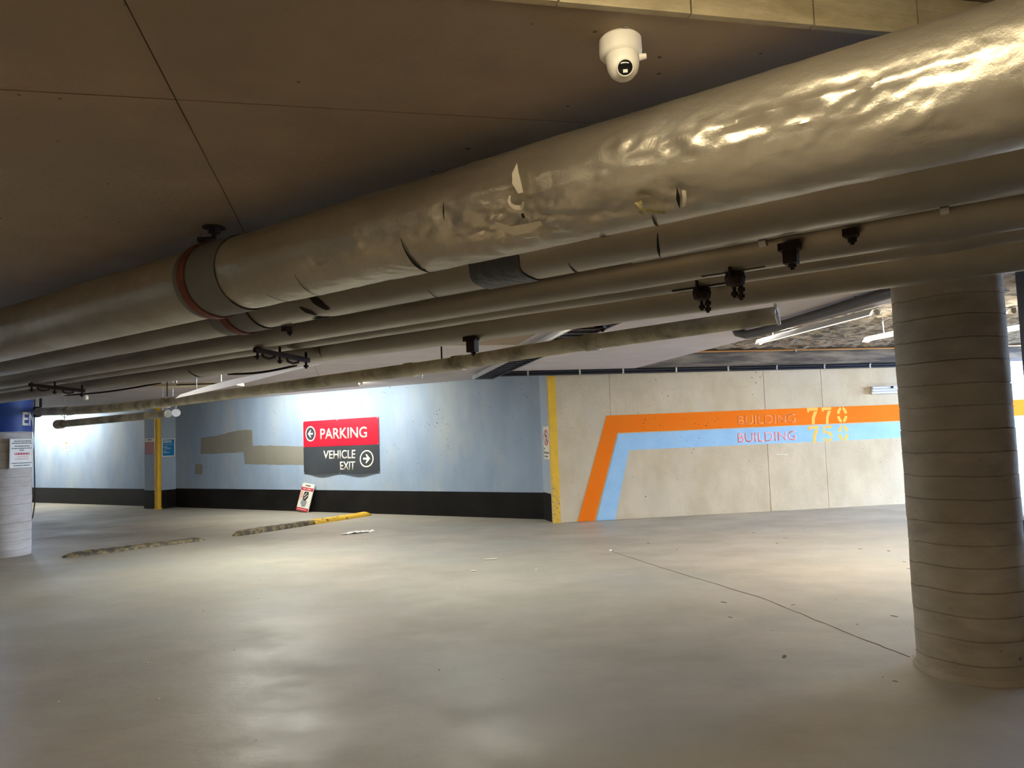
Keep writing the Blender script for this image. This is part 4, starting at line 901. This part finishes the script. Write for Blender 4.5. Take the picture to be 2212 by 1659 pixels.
def lamp(name, label, p0, p1, col, power, group=None, aim=(0, 0, -1), wd=.12, hood=True, ceil=CZ, rods=True, tube_visible=True, spread=180, twin=False):
    p0, p1 = Vector(p0), Vector(p1); mid = (p0 + p1) / 2; ax = (p1 - p0).normalized(); L = (p1 - p0).length
    aim = Vector(aim).normalized(); side = ax.cross(aim).normalized()
    t = thing(name, label, 'lamp', mid[:], group)
    bm = BM()  # housing: trough behind the tube
    prof = [(-wd / 2, .012), (-wd * .28, -.035), (wd * .28, -.035), (wd / 2, .012), (wd / 2 + .004, .004), (wd * .30, -.048), (-wd * .30, -.048), (-wd / 2 - .004, .004)]
    a = [bm.verts.new(p0 + side * x + aim * y) for x, y in prof]; b = [bm.verts.new(p1 + side * x + aim * y) for x, y in prof]
    for k in range(8): bm.faces.new((a[k], a[(k + 1) % 8], b[(k + 1) % 8], b[k]))
    bm.faces.new(a[::-1]); bm.faces.new(b); obj('housing', bm, M_WHITE2, t)
    for off in ((-.03, .03) if twin else (0,)):
        bm = BM(); cyl(bm, p0 + ax * .03 + side * off, p1 - ax * .03 + side * off, .016, seg=12); obj('tube', bm, M_TUBE, t, smooth=True)
    for q in (p0, p1):
        bm = BM(); cyl(bm, q - ax * .015, q + ax * .03, .03, seg=12); obj('end_cap', bm, M_WHITE, t)
    if rods:
        bm = BM()
        for f in (.15, .85):
            q = p0 + (p1 - p0) * f; cyl(bm, q - aim * .03, (q.x, q.y, ceil), .005, seg=6)
        obj('hanger_rod', bm, M_STEEL, t)
    ld = bpy.data.lights.new(name + '_light', 'AREA'); ld.shape = 'RECTANGLE'; ld.size = L * .96; ld.size_y = wd * .8; ld.energy = power; ld.color = col; ld.spread = R(spread)
    lo = bpy.data.objects.new('light_source', ld); COL.objects.link(lo)
    zz = -aim; xx = ax; yy = zz.cross(xx).normalized(); c = mid + aim * .035
    m4 = Matrix(((xx.x, yy.x, zz.x, c.x), (xx.y, yy.y, zz.y, c.y), (xx.z, yy.z, zz.z, c.z), (0, 0, 0, 1)))
    lo.parent = t; lo.matrix_parent_inverse = WM[t.name].inverted(); lo.matrix_basis = m4
    return t
# the tubes lit in the recess, in view
lamp('fluorescent_lamp', 'long lit fluorescent tube left of the column in the rough recess', (2.99, 8.86, 2.50), (3.35, 6.74, 2.50), NEUT, 64, 'tubes in the ceiling recess', ceil=2.80, aim=(0.12, .55, -.83), spread=180)
lamp('fluorescent_lamp', 'shorter view of a lit tube half hidden by the big column', (4.37, 9.05, 2.50), (4.74, 6.95, 2.50), NEUT, 64, 'tubes in the ceiling recess', ceil=2.80, aim=(0.12, .55, -.83), spread=180)
lamp('fluorescent_lamp', 'lit tube seen in the gap right of the big column', (5.70, 9.00, 2.50), (6.06, 6.90, 2.50), NEUT, 64, 'tubes in the ceiling recess', ceil=2.80, aim=(0.12, .55, -.83), spread=180)
# lamps washing the blue wall, hidden behind the waste pipe
def blue(x, z, off): return FB @ Vector((x, z, off))
wn = FB.to_3x3() @ Vector((0, 0, 1))
lamp('fluorescent_lamp', 'wall-washing lamp above the big sign behind the waste pipe', blue(-6.9, 2.53, 1.45), blue(-2.9, 2.53, 1.45), COOL, 84, 'lamps washing the blue wall', aim=(-wn * .75 - UP * .65), wd=.14)
lamp('fluorescent_lamp', 'wall-washing lamp at the far left end of the blue wall', blue(-17.6, 2.53, 1.1), blue(-13.8, 2.53, 1.1), COOL, 74, 'lamps washing the blue wall', aim=(-wn * .75 - UP * .65), wd=.14)
# unseen lamps added above and behind the bundle to light the bay floor
def bay(s, D): return PD * s + PN * D
for k, (s_, D_, pw, lab) in enumerate(((4.9, 6.1, 36, 'unseen ceiling lamp added to light the middle of the floor'), (8.2, 6.1, 82, 'unseen ceiling lamp added to brighten the floor toward the left column'))):
    a, b = bay(s_ - .6, D_), bay(s_ + .6, D_)
    lamp('unseen_ceiling_lamp', lab, (a.x, a.y, 2.52), (b.x, b.y, 2.52), COOL, pw, 'unseen ceiling lamps added over the bay', wd=.16, twin=True)
# unseen warm lamps added around the viewer to light the near bay
for k, (s_, D_, pw, lab) in enumerate(((.28, 1.15, 7, 'unseen warm ceiling lamp above the viewer, lighting the largest pipe'), (2.6, -1.6, 58, 'unseen warm ceiling lamp added behind the viewer, left side'), (-4.6, -1.8, 22, 'unseen warm ceiling lamp added far to the right of the viewer'))):
    a, b = bay(s_ - .6, D_), bay(s_ + .6, D_)
    lamp('unseen_ceiling_lamp', lab, (a.x, a.y, 2.53), (b.x, b.y, 2.53), WARM, pw, 'unseen warm ceiling lamps added around the viewer', wd=.16, ceil=2.67, twin=True, aim=(PN * (.45 if D_ > 0 else 0) - UP))

# ------------------------------------------------------------------ loose pieces become objects of their own
SPLIT = {'clamp', 'hanger_rod', 'cap_hanger', 'light_streak', 'tray_rod', 'end_strap', 'drip', 'red_band', 'stencil_number', 'tie_wire', 'black_mark', 'step_edge', 'ceiling_flange', 'clip', 'screw', 'border'}
PRINT = {'black_lettering', 'red_lettering', 'footer_print', 'header_print'}
for o in list(bpy.data.objects):
    if o.type != 'MESH' or o.parent is None: continue
    nm = o.name.split('.')[0]
    if nm in PRINT: o['kind'] = 'stuff'
    if nm == 'lettering' and len(o.data.vertices) and 'lettering' in nm and o.parent.name.startswith('notice_sign'): o['kind'] = 'stuff'
    if nm not in SPLIT: continue
    bm = bmesh.new(); bm.from_mesh(o.data); bm.verts.ensure_lookup_table(); seen = set(); isl = []
    for v in bm.verts:
        if v.index in seen: continue
        st = [v]; seen.add(v.index); cur = []
        while st:
            q = st.pop(); cur.append(q.index)
            for e in q.link_edges:
                r_ = e.other_vert(q)
                if r_.index not in seen: seen.add(r_.index); st.append(r_)
        isl.append(set(cur))
    if len(isl) < 2: bm.free(); continue
    for k, keep in enumerate(isl):
        b2 = bm.copy(); b2.verts.ensure_lookup_table()
        bmesh.ops.delete(b2, geom=[v for v in b2.verts if v.index not in keep], context='VERTS')
        me = bpy.data.meshes.new(nm); b2.to_mesh(me); b2.free(); me.materials.append(o.data.materials[0])
        if k == 0: o.data = me
        else:
            c = o.copy(); c.data = me; COL.objects.link(c)
    bm.free()
